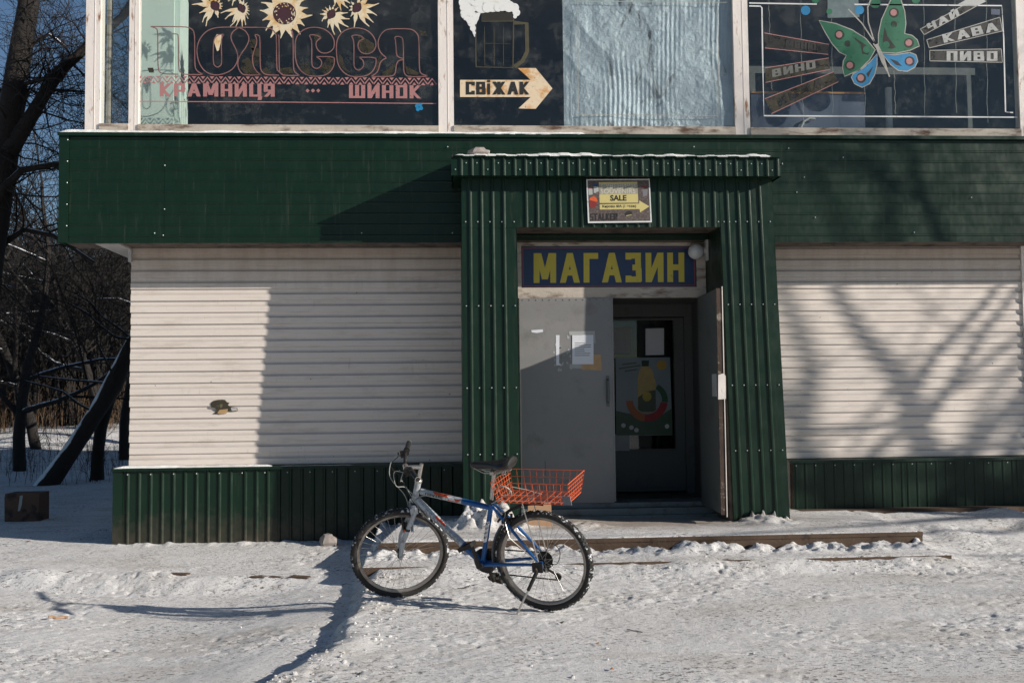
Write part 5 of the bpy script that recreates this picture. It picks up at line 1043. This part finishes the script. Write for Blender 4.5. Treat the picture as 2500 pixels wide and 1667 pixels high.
# drivetrain
CA = Vector((.115, 0, .128)).normalized()
m = MB()
for rr_, y0 in ((.082, -.052), (.066, -.046), (.05, -.040)):
    m.lathe(BBp + Vector((0, y0, 0)), (0, 1, 0), [(0, rr_), (.002, rr_)], 40)
    for i in range(36 if rr_ > .07 else 0): A = 2 * pi * i / 36; m.box(BBp.x + (rr_ + .002) * cos(A) - .002, BBp.x + (rr_ + .002) * cos(A) + .002, y0, y0 + .002, BBp.z + (rr_ + .002) * sin(A) - .002, BBp.z + (rr_ + .002) * sin(A) + .002)
crank = bp('chainring', m, M['black_metal'])
PL_, PR_ = Vector((0.462, .078, 0.455)), Vector((0.402, -.082, 0.138))
for q, s in ((PL_, 1), (PR_, -1)):
    m = MB(); m.tube([BBp + Vector((0, .055 * s, 0)), BBp.lerp(q, .15) + Vector((0, .058 * s, 0)) - Vector((0, BBp.lerp(q, .15).y, 0)), q], [.0175, .0150, .0125], 10, sq=.75); m.tube([BBp + Vector((0, .03 * s, 0)), BBp + Vector((0, .066 * s, 0))], .019, 12); ck = bp('crank_arm', m, M['black_metal'], crank)
    m = MB(); c = q + Vector((0, .058 * s, 0)); m.tube([q, q + Vector((0, .1 * s, 0))], .007, 8); e1 = Vector((.047, 0, -.020)) if s > 0 else Vector((.047, 0, .012)); e2 = Vector((.006, 0, .012))
    for k in (-1, 1): m.obox(c + e1 * k * .72, e1 * .22, Vector((0, .034, 0)), e2)
    for k in (-1, 1): m.obox(c + Vector((0, .036 * k, 0)), e1, Vector((0, .005, 0)), e2)
    bp('pedal', m, M['black_metal'], crank)
m = MB()
for k, rr_ in enumerate((.030, .034, .038, .043, .048, .054)): m.lathe(RH + Vector((0, -.046 + k * .004, 0)), (0, 1, 0), [(0, rr_), (.0018, rr_)], 28)
m.lathe(RH + Vector((0, -.066, 0)), (0, 1, 0), [(0, .009), (.132, .009)], 8); bp('cassette', m, M['black_metal'])
J1, J2 = Vector((.005, -.04, .262)), Vector((-.072, -.045, .218))
m = MB(); m.tube([Vector((.0, -.06, R_ - .02)), Vector((-.03, -.062, .29)), J1], [.012, .014, .010], 8); m.tube([J1 + Vector((0, -.012, 0)), J2 + Vector((0, -.012, 0))], .009, 6)
for q in (J1, J2): m.lathe(q + Vector((0, -.006, 0)), (0, 1, 0), [(0, .022), (.006, .022)], 16)
bp('derailleur', m, M['black_metal'])
m = MB(); top = [BBp + Vector((.0, -.05, .082)), RH + Vector((0, -.04, .040))]; bot = [BBp + Vector((0, -.05, -.082)), J2 + Vector((-.0, -.04 + .045, -.022))]
for a, b in (top, bot):
    n = int((b - a).length / .0127)
    for i in range(n): q = a.lerp(b, (i + .5) / n); m.obox(q, (b - a).normalized() * .0052, Vector((0, .0035 if i % 2 else .0022, 0)), Vector((0, 0, .0042)))
m.tube([BBp + Vector((.084 * sin(k * pi / 8), -.05, .084 * cos(k * pi / 8))) for k in range(9)], .0035, 5); m.tube([J2 + Vector((-.024, .005, .0)), J2 + Vector((-.012, .005, -.022)), J2 + Vector((0, .005, -.024))], .0035, 5); bp('chain', m, M['black_metal'])
# kickstand down to the snow, on the near side
inv = BR.transposed()
kend = Vector((0.400, -3.640, 0)); kend.z = gh(kend.x, kend.y) - .004; kend = inv @ (kend - BO)
K0 = Vector((.022, .082, .285)); K1 = K0.lerp(kend, .42)
m = MB(); m.tube([K0 + Vector((.0, -.015, .04)), K0, K1], [.015, .013, .011], 10); m.box(-.02, .05, .066, .080, .285, .345); m.sphere(K0 + Vector((0, .01, .025)), .012, 8, 6); m.sphere(K0 + Vector((0.01, .01, -.02)), .009, 8, 6); ks = bp('kickstand', m, M['black_metal'])
m = MB(); m.tube([K1 - (kend - K0).normalized() * .02, kend, kend + Vector((-.018, .01, 0.004))], [.0065, .0065, .007], 8); bp('kickstand_leg', m, M['chrome'], ks)
# mudguard, rack stays, rack
m = MB(); vs = []; n = 20
for i in range(n):
    A = radians(40 + (97 - 40) * i / (n - 1)); rr_ = R_ + .040
    for y_, d in ((-.034, -.012), (-.022, .003), (0, .007), (.022, .003), (.034, -.012)): vs.append(RH + Vector(((rr_ + d) * cos(A) , y_, (rr_ + d) * sin(A) + .012)))
m.add(vs, [(i * 5 + j, (i + 1) * 5 + j, (i + 1) * 5 + j + 1, i * 5 + j + 1) for i in range(n - 1) for j in range(4)]); bp('mudguard', m, M['rubber'])
m = MB(); vs = []; n = 12
for i in range(n):
    A = radians(-12 + 50 * i / (n - 1)); rr_ = R_ + .016
    for y_, d in ((-.03, -.012), (-.02, .002), (0, .006), (.02, .002), (.03, -.012)): vs.append(RH + Vector(((rr_ + d) * cos(A), y_, (rr_ + d) * sin(A))))
m.add(vs, [(i * 5 + j, (i + 1) * 5 + j, (i + 1) * 5 + j + 1, i * 5 + j + 1) for i in range(n - 1) for j in range(4)]); bp('mudguard', m, simple('grey plastic mudguard', (.11, .11, .112), .5))
m = MB()
for s in (-1, 1):
    m.tube([RH + Vector((.005, .074 * s, .02)), Vector((.075, .085 * s, .735))], .0042, 7); m.tube([RH + Vector((.012, .074 * s, .015)), Vector((.19, .07 * s, .50)), Vector((.215, .06 * s, .60))], .003, 6); m.sphere((.073, .087 * s, .715), .010, 8, 6)
    m.tube([(.26, .06 * s, .742), (-.22, .06 * s, .742)], .0045, 6); m.tube([STt + Vector((-.01, .02 * s, .0)), Vector((.25, .06 * s, .742))], .004, 6)
for x in (.2, .05, -.1, -.21): m.tube([(x, -.06, .742), (x, .06, .742)], .0038, 6)
bp('rack', m, M['chrome'])
m = MB()
for s in (-1, 1):
    m.tube([(.225, .05 * s, .52), (.215, .05 * s, .62)], .009, 8); m.box(.19, .25, .032 * s - .008, .032 * s + .008, .58, .60); m.sphere((.235, .055 * s, .535), .016, 8, 6)
m.tube([(.22, -.05, .615), (.215, .0, .64), (.22, .05, .62)], .004, 6); bp('rear_brake', m, M['black_metal'])
# cables
def cab(pts, r=.0026, mat='cable'):
    q = [Vector(p) for p in pts]; out = []
    for i in range(len(q) - 1):
        p0, p1, p2, p3 = q[max(i - 1, 0)], q[i], q[i + 1], q[min(i + 2, len(q) - 1)]
        for k in range(8):
            t = k / 8; out.append(.5 * ((2 * p1) + (p2 - p0) * t + (2 * p0 - 5 * p1 + 4 * p2 - p3) * t * t + (-p0 + 3 * p1 - 3 * p2 + p3) * t ** 3))
    m = MB(); m.tube(out + [q[-1]], r, 6); return bp('cable', m, M[mat])
lv = lambda s: steer(barp(s * .14) + Vector((.04, 0, -.01)))
cab([lv(1), lv(1) + Vector((.07, 0, .0)), lv(1) + Vector((.085, -.03, -.10)), Vector((0.93, .03, .80)), Vector((0.86, .028, .74)), Vector((0.79, .022, .745))])
cab([lv(1) + Vector((0, .01, 0)), lv(1) + Vector((.03, -.0, -.06)), Vector((0.94, .035, .84)), Vector((0.885, .032, .735)), Vector((0.80, .028, .60)), Vector((0.62, .026, .452))], .0026)
cab([lv(-1), lv(-1) + Vector((.06, 0, -.02)), lv(-1) + Vector((.06, .06, -.13)), Vector((0.96, .0, .74)), steer(CR + Vector((.03, -.02, .0)))], .0026)
cab([lv(-1) + Vector((0, .02, 0)), lv(-1) + Vector((.05, .05, -.06)), Vector((0.95, .02, .85)), Vector((0.905, .03, .74)), Vector((0.85, .03, .66))], .0026, 'rubber')
cab([Vector((0.30, .02, .64)), Vector((.22, .04, .66)), Vector((.24, .02, .60))], .0024); cab([Vector((.02, -.062, R_)), Vector((-.03, -.07, .43)), Vector((-.09, -.065, .38)), Vector((-.07, -.06, .30)), Vector((-.02, -.06, .29))], .0026, 'rubber')

# wire basket tied on the rack (its own thing, standing in the bicycle's frame)
bk = thing('wire_basket', 'orange wire basket tied on the rear rack of the bicycle', 'basket'); bk.matrix_world = bike.matrix_world @ Matrix.Translation((0, 0, .748))
bkm = Matrix.Translation((0, 0, -.748))
def bx_(u, v, h):   # u -1..1 along, v -1..1 across, h 0..1 up: the sides splay a little
    return Vector((-.010 + u * (.232 + .024 * h), v * (.130 + .028 * h), .004 + h * .135 - .008 * (1 - v) * 0))
def net(nm, edges, rad):
    m = MB()
    for P in edges: m.tube(P, rad, 5)
    return m.build(nm, M['wire_orange'], bk, True)
for v in (-1, 1): net('side_net', [[bx_(-1 + 2 * i / 11, v, 0), bx_(-1 + 2 * i / 11, v, 1)] for i in range(12)] + [[bx_(-1, v, h), bx_(1, v, h)] for h in (.33, .66)], .0018)
for u in (-1, 1): net('end_net', [[bx_(u, -1 + 2 * i / 8, 0), bx_(u, -1 + 2 * i / 8, 1)] for i in range(9)] + [[bx_(u, -1, h), bx_(u, 1, h)] for h in (.2, .4, .6, .8)], .0018)
net('floor_net', [[bx_(-1 + 2 * i / 11, -1, 0), bx_(-1 + 2 * i / 11, 1, 0)] for i in range(12)] + [[bx_(-1, -1 + 2 * i / 9, 0), bx_(1, -1 + 2 * i / 9, 0)] for i in range(10)], .0016)
net('rim_wire', [[bx_(-1, -1, 1), bx_(1, -1, 1), bx_(1, 1, 1), bx_(-1, 1, 1), bx_(-1, -1, 1)], [bx_(-1, -1, 0), bx_(1, -1, 0), bx_(1, 1, 0), bx_(-1, 1, 0), bx_(-1, -1, 0)]], .0026)
m = MB(); c = bx_(-.98, .99, .22); m.obox(c + Vector((-.003, .006, 0)), (.026, 0, 0), (0, .003, 0), (.004, 0, .028)); m.build('reflector', M['ink_soft'], bk)
t = thing('cable_lock', 'grey looped cable lock hanging in the front of the orange basket', 'lock'); t.matrix_world = bike.matrix_world @ Matrix.Translation((.2, .03, .80))
m = MB(); m.tube([Vector((.045 * cos(k * pi / 10), .03 + .03 * sin(k * pi / 10), .045 * sin(k * pi / 10))) for k in range(19)], .005, 8); m.tube([(.0, .03, .0), (-.05, .02, .03), (-.14, -.02, .0), (-.22, -.05, -.035)], .0028, 6); m.build('cable', M['cable'], t, True)
m = MB(); m.tube([(.04, .03, -.012), (.04, .03, -.04)], .011, 8); m.build('lock_barrel', M['black_metal'], t, True)

# ------------------------------------------------------------------ trees and brush
def grow(segs, p, d, L, r, depth, rnd, spread=.6, up=.12, wob=.22, n=4, kids=(2, 4), shrink=.66, rmin=.0035):
    """recursive bare branch: appends (path, radii, depth)"""
    path = [p]; rad = [r]; q = p.copy(); dd = d.copy(); st_ = L / n
    for i in range(n):
        dd = (dd + Vector((rnd.gauss(0, wob), rnd.gauss(0, wob), rnd.gauss(0, wob) + up))).normalized(); q = q + dd * st_; path.append(q.copy()); rad.append(max(rmin * .6, r * (1 - .5 * (i + 1) / n)))
    segs.append((path, rad, depth))
    if depth <= 0: return
    for _ in range(rnd.randint(*kids)):
        k = rnd.uniform(.25, 1); i = min(n - 1, int(k * n)); b = path[i].lerp(path[i + 1], k * n - i)
        ax = dd.orthogonal(); ax.rotate(Matrix.Rotation(rnd.uniform(0, 2 * pi), 3, dd)); ang = rnd.gauss(spread, .2)
        nd_ = (dd * cos(ang) + ax * sin(ang)).normalized()
        grow(segs, b, nd_, L * shrink * rnd.uniform(.7, 1.15), max(rmin, rad[i] * rnd.uniform(.45, .65)), depth - 1, rnd, spread, up, wob, max(3, n), kids, shrink, rmin)
    grow(segs, path[-1], dd, L * shrink, max(rmin, rad[-1] * .9), depth - 1, rnd, spread, up, wob, n, kids, shrink, rmin)
def tree(name, label, base, stems, seed, bark='bark', twig='twig', thick=.03, cat='tree', group=None):
    t = thing(name, label, cat, base, group); rnd = random.Random(seed); segs = []
    for (off, d, L, r, kw) in stems: grow(segs, Vector(off), Vector(d).normalized(), L, r, kw.pop('depth', 5), rnd, **kw)
    a, b = MB(), MB()
    for path, rad, dep in segs:
        if rad[0] > thick: a.tube(path, rad, 9 if rad[0] > .06 else 6, caps=False)
        else: b.tube(path, rad, 3, caps=False)
    a.build('trunk', M[bark], t, True); b.build('crown', M[twig], t)
    return t
KW = lambda **k: dict(dict(depth=5, spread=.62, up=.08, wob=.16, n=4, kids=(2, 4), shrink=.68, rmin=.004), **k)
def gp(x, y): return (x, y, gh(x, y) - .05)
# tall tree at the left edge, branches sweeping to the building
p = at(-75, 1040, 4.4); p.z = gh(p.x, p.y)
t = thing('bare_tree', 'tall bare tree with thick dark trunk at the left edge, limb reaching to the building', 'tree', p, 'bare trees left of the building'); rnd = random.Random(21); segs = []
L_ = lambda pts, dy=0: [at(a, b, 4.4 + dy) - p for a, b in pts]
big = [(L_([(-78, 1060), (-30, 640), (8, 400), (22, 300), (48, 140), (72, 0), (95, -200), (150, -500), (180, -800)]), [.24, .20, .185, .175, .155, .14, .125, .10, .06]),
       (L_([(22, 372), (48, 330), (82, 275), (112, 225), (150, 170), (210, 118), (300, 40), (400, -120)], -.1), [.12, .11, .095, .085, .075, .065, .055, .035]),
       (L_([(-20, 520), (12, 455), (55, 415), (140, 400), (220, 420)], -.15), [.06, .055, .05, .04, .03]),
       (L_([(40, 345), (62, 240), (72, 215), (95, 235), (140, 220), (215, 225)], .1), [.03, .026, .024, .022, .02, .015]),
       (L_([(62, 120), (100, 95), (118, 84), (132, 92), (160, 115), (175, 140)], .15), [.03, .026, .024, .022, .016, .01]),
       (L_([(60, 205), (100, 195), (140, 178), (165, 150)], -.2), [.035, .03, .026, .02]), (L_([(-40, 250), (10, 215), (40, 180)], .3), [.03, .025, .02]),
       (L_([(-60, 700), (0, 600), (60, 560), (130, 575), (230, 640)], .2), [.06, .05, .04, .035, .02])]
for P_, r_ in big:
    segs.append((P_, r_, 5))
    for k in range(len(P_) * 3):
        i_ = rnd.randrange(len(P_) - 1); b_ = P_[i_].lerp(P_[i_ + 1], rnd.random()); d_ = (P_[i_ + 1] - P_[i_]).normalized() * .5 + Vector((rnd.gauss(0, .7), rnd.gauss(0, .6), rnd.gauss(.1, .55)))
        grow(segs, b_, d_.normalized(), rnd.uniform(.5, 1.1), min(.018, r_[i_] * .4), 3, rnd, .6, .0, .22, 4, (1, 3), .7, .0032)
a, b = MB(), MB()
for path, rad, dep in segs: (a if rad[0] > .02 else b).tube(path, rad, 10 if rad[0] > .05 else (6 if rad[0] > .02 else 3), caps=False)
a.build('trunk', M['bark'], t, True); b.build('crown', M['twig'], t)
p = gp(-6.95, 7.4)
t = thing('leaning_tree', 'dark leaning forked tree with snow along its sloping trunk', 'tree', p)
rnd = random.Random(3); segs = []
P1 = [Vector((0, 0, -.1)), Vector((.42, .1, .55)), Vector((.85, .15, 1.25)), Vector((1.12, .2, 1.75)), Vector((1.45, .2, 2.5)), Vector((1.9, .3, 3.4)), Vector((2.5, .3, 4.6))]
P2 = [Vector((.62, .9, -.1)), Vector((.66, .8, .5)), Vector((.78, .6, 1.0)), Vector((1.08, .25, 1.68))]
segs += [(P1, [.19, .145, .14, .165, .11, .085, .05], 5), (P2, [.13, .10, .105, .115], 5)]
for b, d in ((P1[3], (-.7, -.3, .25)), (P1[4], (-.6, -.4, .6)), (P1[2], (-.6, -.5, .4)), (P1[4], (-.9, -.2, .3)), (P1[5], (-.6, 0, .6)), (P1[3], (.3, -.6, .6)), (P1[6], (.3, .1, .8)), (P1[6], (-.4, .1, .8))):
    grow(segs, b, Vector(d).normalized(), 1.3, .024, 4, rnd, .65, .0, .22, 4, (3, 4), .72, .0035)
a, b = MB(), MB()
for path, rad, dep in segs:
    (a if rad[0] > .022 else b).tube(path, rad, 10 if rad[0] > .05 else (6 if rad[0] > .022 else 3), caps=False)
a.build('trunk', M['bark_snow'], t, True); b.build('crown', M['twig'], t)
spots_ = [((-8.6, 10.5), 3.6, .13, 31, 'slim bare tree behind the tall trunk at the left edge'), ((-7.2, 12.5), 4.2, .12, 32, 'bare tree with fine twigs behind the leaning tree'), ((-9.9, 14.5), 4.4, .13, 33, 'bare tree far back on the snowy bank, leftmost'), ((-6.9, 15.5), 5.2, .15, 34, 'bare tree far back close to the building corner'), ((-9.6, 18), 4.6, .14, 35, 'farthest bare tree before the brown brush')]
for (x, y), L, r, sd, lab in spots_:
    tree('bare_tree', lab, gp(x, y), [((0, 0, 0), (random.uniform(-.12, .12), 0, 1), L, r, KW(depth=4, kids=(4, 6), wob=.10, n=5, spread=.85, up=.03, rmin=.0045))], sd, group='bare trees left of the building')
# dry brush and thicket on the bank: nobody could count it
def thicket(name, n, x0, x1, y0, y1, h0, h1, r0, mat, seed, cut=lambda x, y: True):
    m = MB(); r = random.Random(seed); k = 0
    while k < n:
        y = r.uniform(y0, y1); x = r.uniform(x0, x1) * (y + 10) / 30
        k += 1
        if not cut(x, y): continue
        h = r.uniform(h0, h1); z = gh(x, y); lx, ly = r.gauss(0, .22) * h, r.gauss(0, .2) * h
        P = [Vector((x, y, z - .05)), Vector((x + lx * .3, y + ly * .3, z + h * .5)), Vector((x + lx, y + ly, z + h))]; m.tube(P, [r0, r0 * .8, r0 * .35], 3, caps=False)
        for b in range(4):
            q = P[0].lerp(P[2], r.uniform(.3, .95)); d = Vector((r.gauss(0, .5), r.gauss(0, .4), r.uniform(.2, .8))) * h * .3; m.tube([q, q + d * .5 + Vector((r.gauss(0, .04), 0, .0)), q + d], [r0 * .5, r0 * .4, r0 * .25], 3, caps=False)
    o = m.build(name, mat); o['kind'] = 'stuff'; return o
thicket('thicket', 3200, -15.5, -7.5, 19, 40, 2.5, 6.5, .022, M['twig'], 41)
thicket('dry_brush', 800, -15.5, -7.5, 17.5, 24, .4, 1.5, .010, M['brush'], 42)
thicket('dead_weeds', 260, -15.5, -8.2, 7.2, 13, .25, .7, .004, M['twig'], 43)
m = MB(); r = random.Random(6)
wd = simple('far dark woodland', (.013, .0105, .0085), .95, 0, .5, .6)
thicket('woodland', 2600, -20, -6, 42, 62, 6, 10.5, .06, wd, 44)
# a farther run of wooded hill closes the view
m = MB(); xs_ = [-70 + i * 2.0 for i in range(56)]
for i in range(len(xs_) - 1):
    h0, h1 = 6 + 2.5 * sin(xs_[i] * .31) + 1.2 * sin(xs_[i] * 1.7), 6 + 2.5 * sin(xs_[i + 1] * .31) + 1.2 * sin(xs_[i + 1] * 1.7)
    m.add([(xs_[i], 80, -.5), (xs_[i + 1], 80, -.5), (xs_[i + 1], 84, h1), (xs_[i], 84, h0), (xs_[i], 110, -.5), (xs_[i + 1], 110, -.5)], [(0, 1, 2, 3), (3, 2, 5, 4)])
tag(m.build('wooded_hill', wd), kind='structure')
# bushes by the leaning tree
for i, (x, y, lab) in enumerate(((-6.25, 7.9, 'small bare shrub at the foot of the leaning tree'), (-5.6, 9.6, 'bare sapling clump at the building corner'))):
    t = thing('shrub', lab, 'shrub', gp(x, y), 'bare shrubs'); rnd = random.Random(70 + i); segs = []
    for k in range(9): grow(segs, Vector((rnd.uniform(-.1, .1), rnd.uniform(-.1, .1), 0)), Vector((rnd.gauss(0, .35), rnd.gauss(0, .3), 1)).normalized(), .35, .006, 2, rnd, .4, .1, .15, 3, (1, 2), .7, .003)
    m = MB()
    for path, rad, dep in segs: m.tube(path, rad, 3, caps=False)
    m.build('stems', M['twig'], t)
# street trees out of the picture on the right: their bare branches shade the right hand wall
tree('bare_tree', 'bare street tree beyond the right edge that shades the wall', gp(13.9, -3.75), [((0, 0, 0), (-.02, 0, 1), 3.6, .13, KW(depth=0, wob=.03, n=5)), ((0, 0, 3.4), (-.55, -.25, .8), 2.4, .09, KW(depth=4, kids=(2, 3), up=.05)), ((0, 0, 3.5), (.2, .25, .9), 2.8, .09, KW(depth=4, kids=(2, 3), up=.05)), ((0, 0, 3.0), (-.5, .5, .55), 2.2, .07, KW(depth=4, kids=(2, 3), up=.02)), ((0, 0, 3.2), (.1, -.7, .6), 2.2, .07, KW(depth=4, kids=(2, 3), up=.02)), ((0, 0, 3.1), (.1, .85, .35), 2.4, .06, KW(depth=4, kids=(2, 3), up=.0)), ((0, 0, 2.7), (-.3, -.9, .3), 2.4, .06, KW(depth=4, kids=(2, 3), up=.0))], 52)
tree('bare_tree', 'second bare street tree beyond the right edge', gp(18.4, -6.2), [((0, 0, 0), (-.06, .03, 1), 4.8, .19, KW(depth=0, wob=.03, n=5)), ((-.2, 0, 4.6), (-.5, .2, .8), 3.2, .12, KW(depth=4, kids=(2, 3), up=.05)), ((-.2, 0, 4.7), (.4, -.1, .9), 3.4, .12, KW(depth=4, kids=(2, 3))), ((-.2, .1, 4.0), (-.3, .6, .5), 2.8, .09, KW(depth=4, kids=(2, 3)))], 57)

# ------------------------------------------------------------------ small things
# cardboard box in the blue shade on the left
p = atz(66, 1273, -.06)
t = thing('cardboard_box', 'dark wet cardboard box in the shaded snow at the left', 'box', (p.x, p.y, gh(p.x, p.y)))
m = MB(); m.box(-.195, .195, -.15, .15, -.03, .33); m.build('body', M['card_dark'], t)
m = MB(); m.add([(-.20, -.153, .30), (-.02, -.156, .325), (-.06, -.153, .0), (-.195, -.153, .02)], [(0, 1, 2, 3)]); m.build('flap', M['rust_trim'], t); t.children[-1].data.materials[0] = M['card_dark']
m = MB(); m.poly([(-.05, -.1535, .30), (.01, -.1535, .31), (.0, -.1535, .20), (-.02, -.1535, .13), (-.07, -.1535, .12), (-.06, -.1535, .22)]); m.build('torn_label', M['paper_old'], t)
# cardboard piece on the step behind the bicycle
m = MB(); a = atz(1300, 1283, .21); b = atz(1347, 1281, .21); a.y = b.y = -1.02
a = at(1290, 1283, -1.02); b = at(1347, 1281, -1.02); m.obox(((a.x + b.x) / 2, -.99, .30), ((b.x - a.x) / 2, 0, 0), (0, .03, .012), (0, .02, .105)); tag(m.build('cardboard_piece', M['card']), 'flat brown cardboard piece standing on the step behind the bicycle', 'cardboard')
# stone on the canopy, rubble by the plinth
def rock(nm, lab, c, r, sc, seed, mat='stone', group=None):
    m = MB(); rn = random.Random(seed); m.sphere((0, 0, 0), r, 9, 6, 0, sc, .22); o = m.build(nm, M[mat]); o.location = c; return tag(o, lab, 'stone', group)
p = at(1169, 361, -.90); rock('brick_lump', 'broken brick lump on the snowy left end of the canopy', (p.x, -.90, 3.615), .075, (1.35, .8, .65), 3)
p = atz(805, 1318, .02); rock('ice_lump', 'pointed grey ice lump at the foot of the left plinth', (p.x, -.42, gh(p.x, -.42) + .03), .075, (1.1, .7, 1.0), 5)
# pale bricks in the gap between porch and right plinth
bw = thing('brick_pier', 'stub of pale old bricks between porch and right plinth', 'brick pier', (3.285, -.14, .16)); bme = MB(); bme.box(-.058, .058, -.05, .05, -.031, .031); bme = bme.mesh('brick', M['brick'])
for i in range(7): link('brick', bme, bw, (random.uniform(-.012, .012), random.uniform(-.01, .01), .035 + i * .0745)).rotation_euler = (0, random.uniform(-.03, .03), random.uniform(-.1, .1))
# litter on the snow
def leafm(nm, lab, px, z, col, L, W, ang):
    p = atz(px[0], px[1], z); g = gh(p.x, p.y); m = MB(); m.add([(-L, 0, .008), (-.3 * L, W, .004), (L, 0.2 * W, .012), (-.1 * L, -W, .003), (0, 0, .012)], [(0, 4, 1), (1, 4, 2), (2, 4, 3), (3, 4, 0)]); o = m.build(nm, simple(nm + lab[:6], col, .8)); o.location = (p.x, p.y, g + .004); o.rotation_euler = (0, 0, ang); return tag(o, lab, nm.split('_')[-1])
leafm('dead_leaf', 'rusty red leaf on the sunlit terrace snow before the box', (69, 1333), -.04, (.16, .035, .02), .035, .012, .2)
leafm('dead_leaf', 'brown leaf near the lower right of the kickstand', (1458, 1572), 0, (.20, .10, .04), .02, .012, .6)
leafm('dead_leaf', 'yellow brown leaf at the bottom right below the bicycle', (1494, 1640), 0, (.24, .11, .05), .018, .011, 1.2)
leafm('dead_leaf', 'dark leaf in the snow right of the kickstand foot', (1371, 1522), 0, (.03, .028, .015), .02, .014, .3)
def stick(nm, lab, p0, p1, z, r, mat):
    a = atz(*p0, z); b = atz(*p1, z); P = [a.lerp(b, k / 5) for k in range(6)]; P = [Vector((q.x, q.y + .006 * sin(k * 2), gh(q.x, q.y) + r * .8 + .003)) for k, q in enumerate(P)]; m = MB(); m.tube(P, r, 5); return tag(m.build(nm, mat), lab, 'stick')
stick('wood_sliver', 'pale wooden sliver lying on the lower snow at the left', (118, 1523), (166, 1518), -.19, .009, M['card'])
stick('twig', 'thin dark twig on the snow left of the rear pedal', (1118, 1435), (1148, 1433), 0, .003, M['twig']); stick('twig', 'reddish thin twig on the snow to the right of the bicycle', (1530, 1535), (1568, 1541), 0, .003, M['brush'])
# snow lying on ledges
def snow_strip(nm, x0, x1, y0, y1, z, hgt, seed, dens=60, wave=None, slope=0):
    n = int((x1 - x0) * dens); k = 7; xs_ = np.linspace(x0, x1, n); vs = []
    for x in xs_:
        e = min(1, (x - x0) / .06, (x1 - x) / .06); h = max(.3, 1 + .9 * float(vn(np.array([x]), np.array([seed * 3.1]), .28, seed)[()][0]) + .35 * float(vn(np.array([x]), np.array([seed * 3.1]), .07, seed)[0])) * hgt * e
        fr = y0 + .012 * float(vn(np.array([x]), np.array([7.7]), .05, seed)[0]); w_ = wave(x) if wave else 0
        for j in range(k):
            t_ = j / (k - 1); y = fr + (y1 - fr) * t_; vs.append((x, y, z + slope * (y - y0) + w_ * (1 - t_) + (h * min(1, sqrt(max(0, t_ * 6))) if j else -.002)))
    m = MB(); m.add(vs, [(i * k + j, (i + 1) * k + j, (i + 1) * k + j + 1, i * k + j + 1) for i in range(n - 1) for j in range(k - 1)])
    o = m.build(nm, M['clean_snow'], None, True); o['kind'] = 'stuff'; return o
snow_strip('canopy_snow', .02, 3.02, -1.022, FY - .03, 3.570, .027, 3, 80, lambda x: -.006 if int((x - .03) / .098) % 2 else 0, .105)
snow_strip('ledge_snow', -3.69, 1.35, FY - .036, FY + .085, 3.912, .020, 5, 60, None, .14)
snow_strip('ledge_snow', 1.4, 4.2, FY - .02, FY + .085, 3.914, .006, 6, 60, None, .14)
snow_strip('plinth_snow', -3.26, -1.75, -.142, -.03, .718, .014, 7, 60)
snow_strip('plinth_snow', -1.7, -.95, -.142, -.03, .716, .003, 8, 60)

def clods():
    r = random.Random(12); m = MB(); k = 0
    while k < 400:
        q = r.random()
        if q < .38: x, y = r.uniform(-.6, 4.6), -2.25 - abs(r.gauss(0, .12))
        elif q < .90: y = r.uniform(-5, -2.3); x = float(np.interp(y, [-6, -5.2, -4.7, -4.2, -3.4, -2.3], [-1.35, -1.0, -0.79, -0.64, -0.60, -0.62])) + r.gauss(.04, .16)
        elif q < .80: x = r.uniform(-4, -1); y = float(np.interp(x, [-9, -3.74, -2.4, -1.1, -0.6], [-0.75, -1.36, -1.66, -1.94, -2.02])) - abs(r.gauss(.1, .15))
        elif q < .44: x, y = r.uniform(-3.2, -.3), -.22 - abs(r.gauss(0, .08))
        else: x, y = r.uniform(-4, 5), r.uniform(-5.4, -1.9)
        k += 1; rad = r.uniform(.003, .009) if r.random() < .85 else r.uniform(.010, .014)
        m.sphere((x, y, gh(x, y) + rad * .35), rad, 6, 4, 0, (r.uniform(.8, 1.5), r.uniform(.7, 1.2), r.uniform(.6, .9)), .22)
    o = m.build('snow_clods', M['snow'], None, True); o['kind'] = 'stuff'
clods()
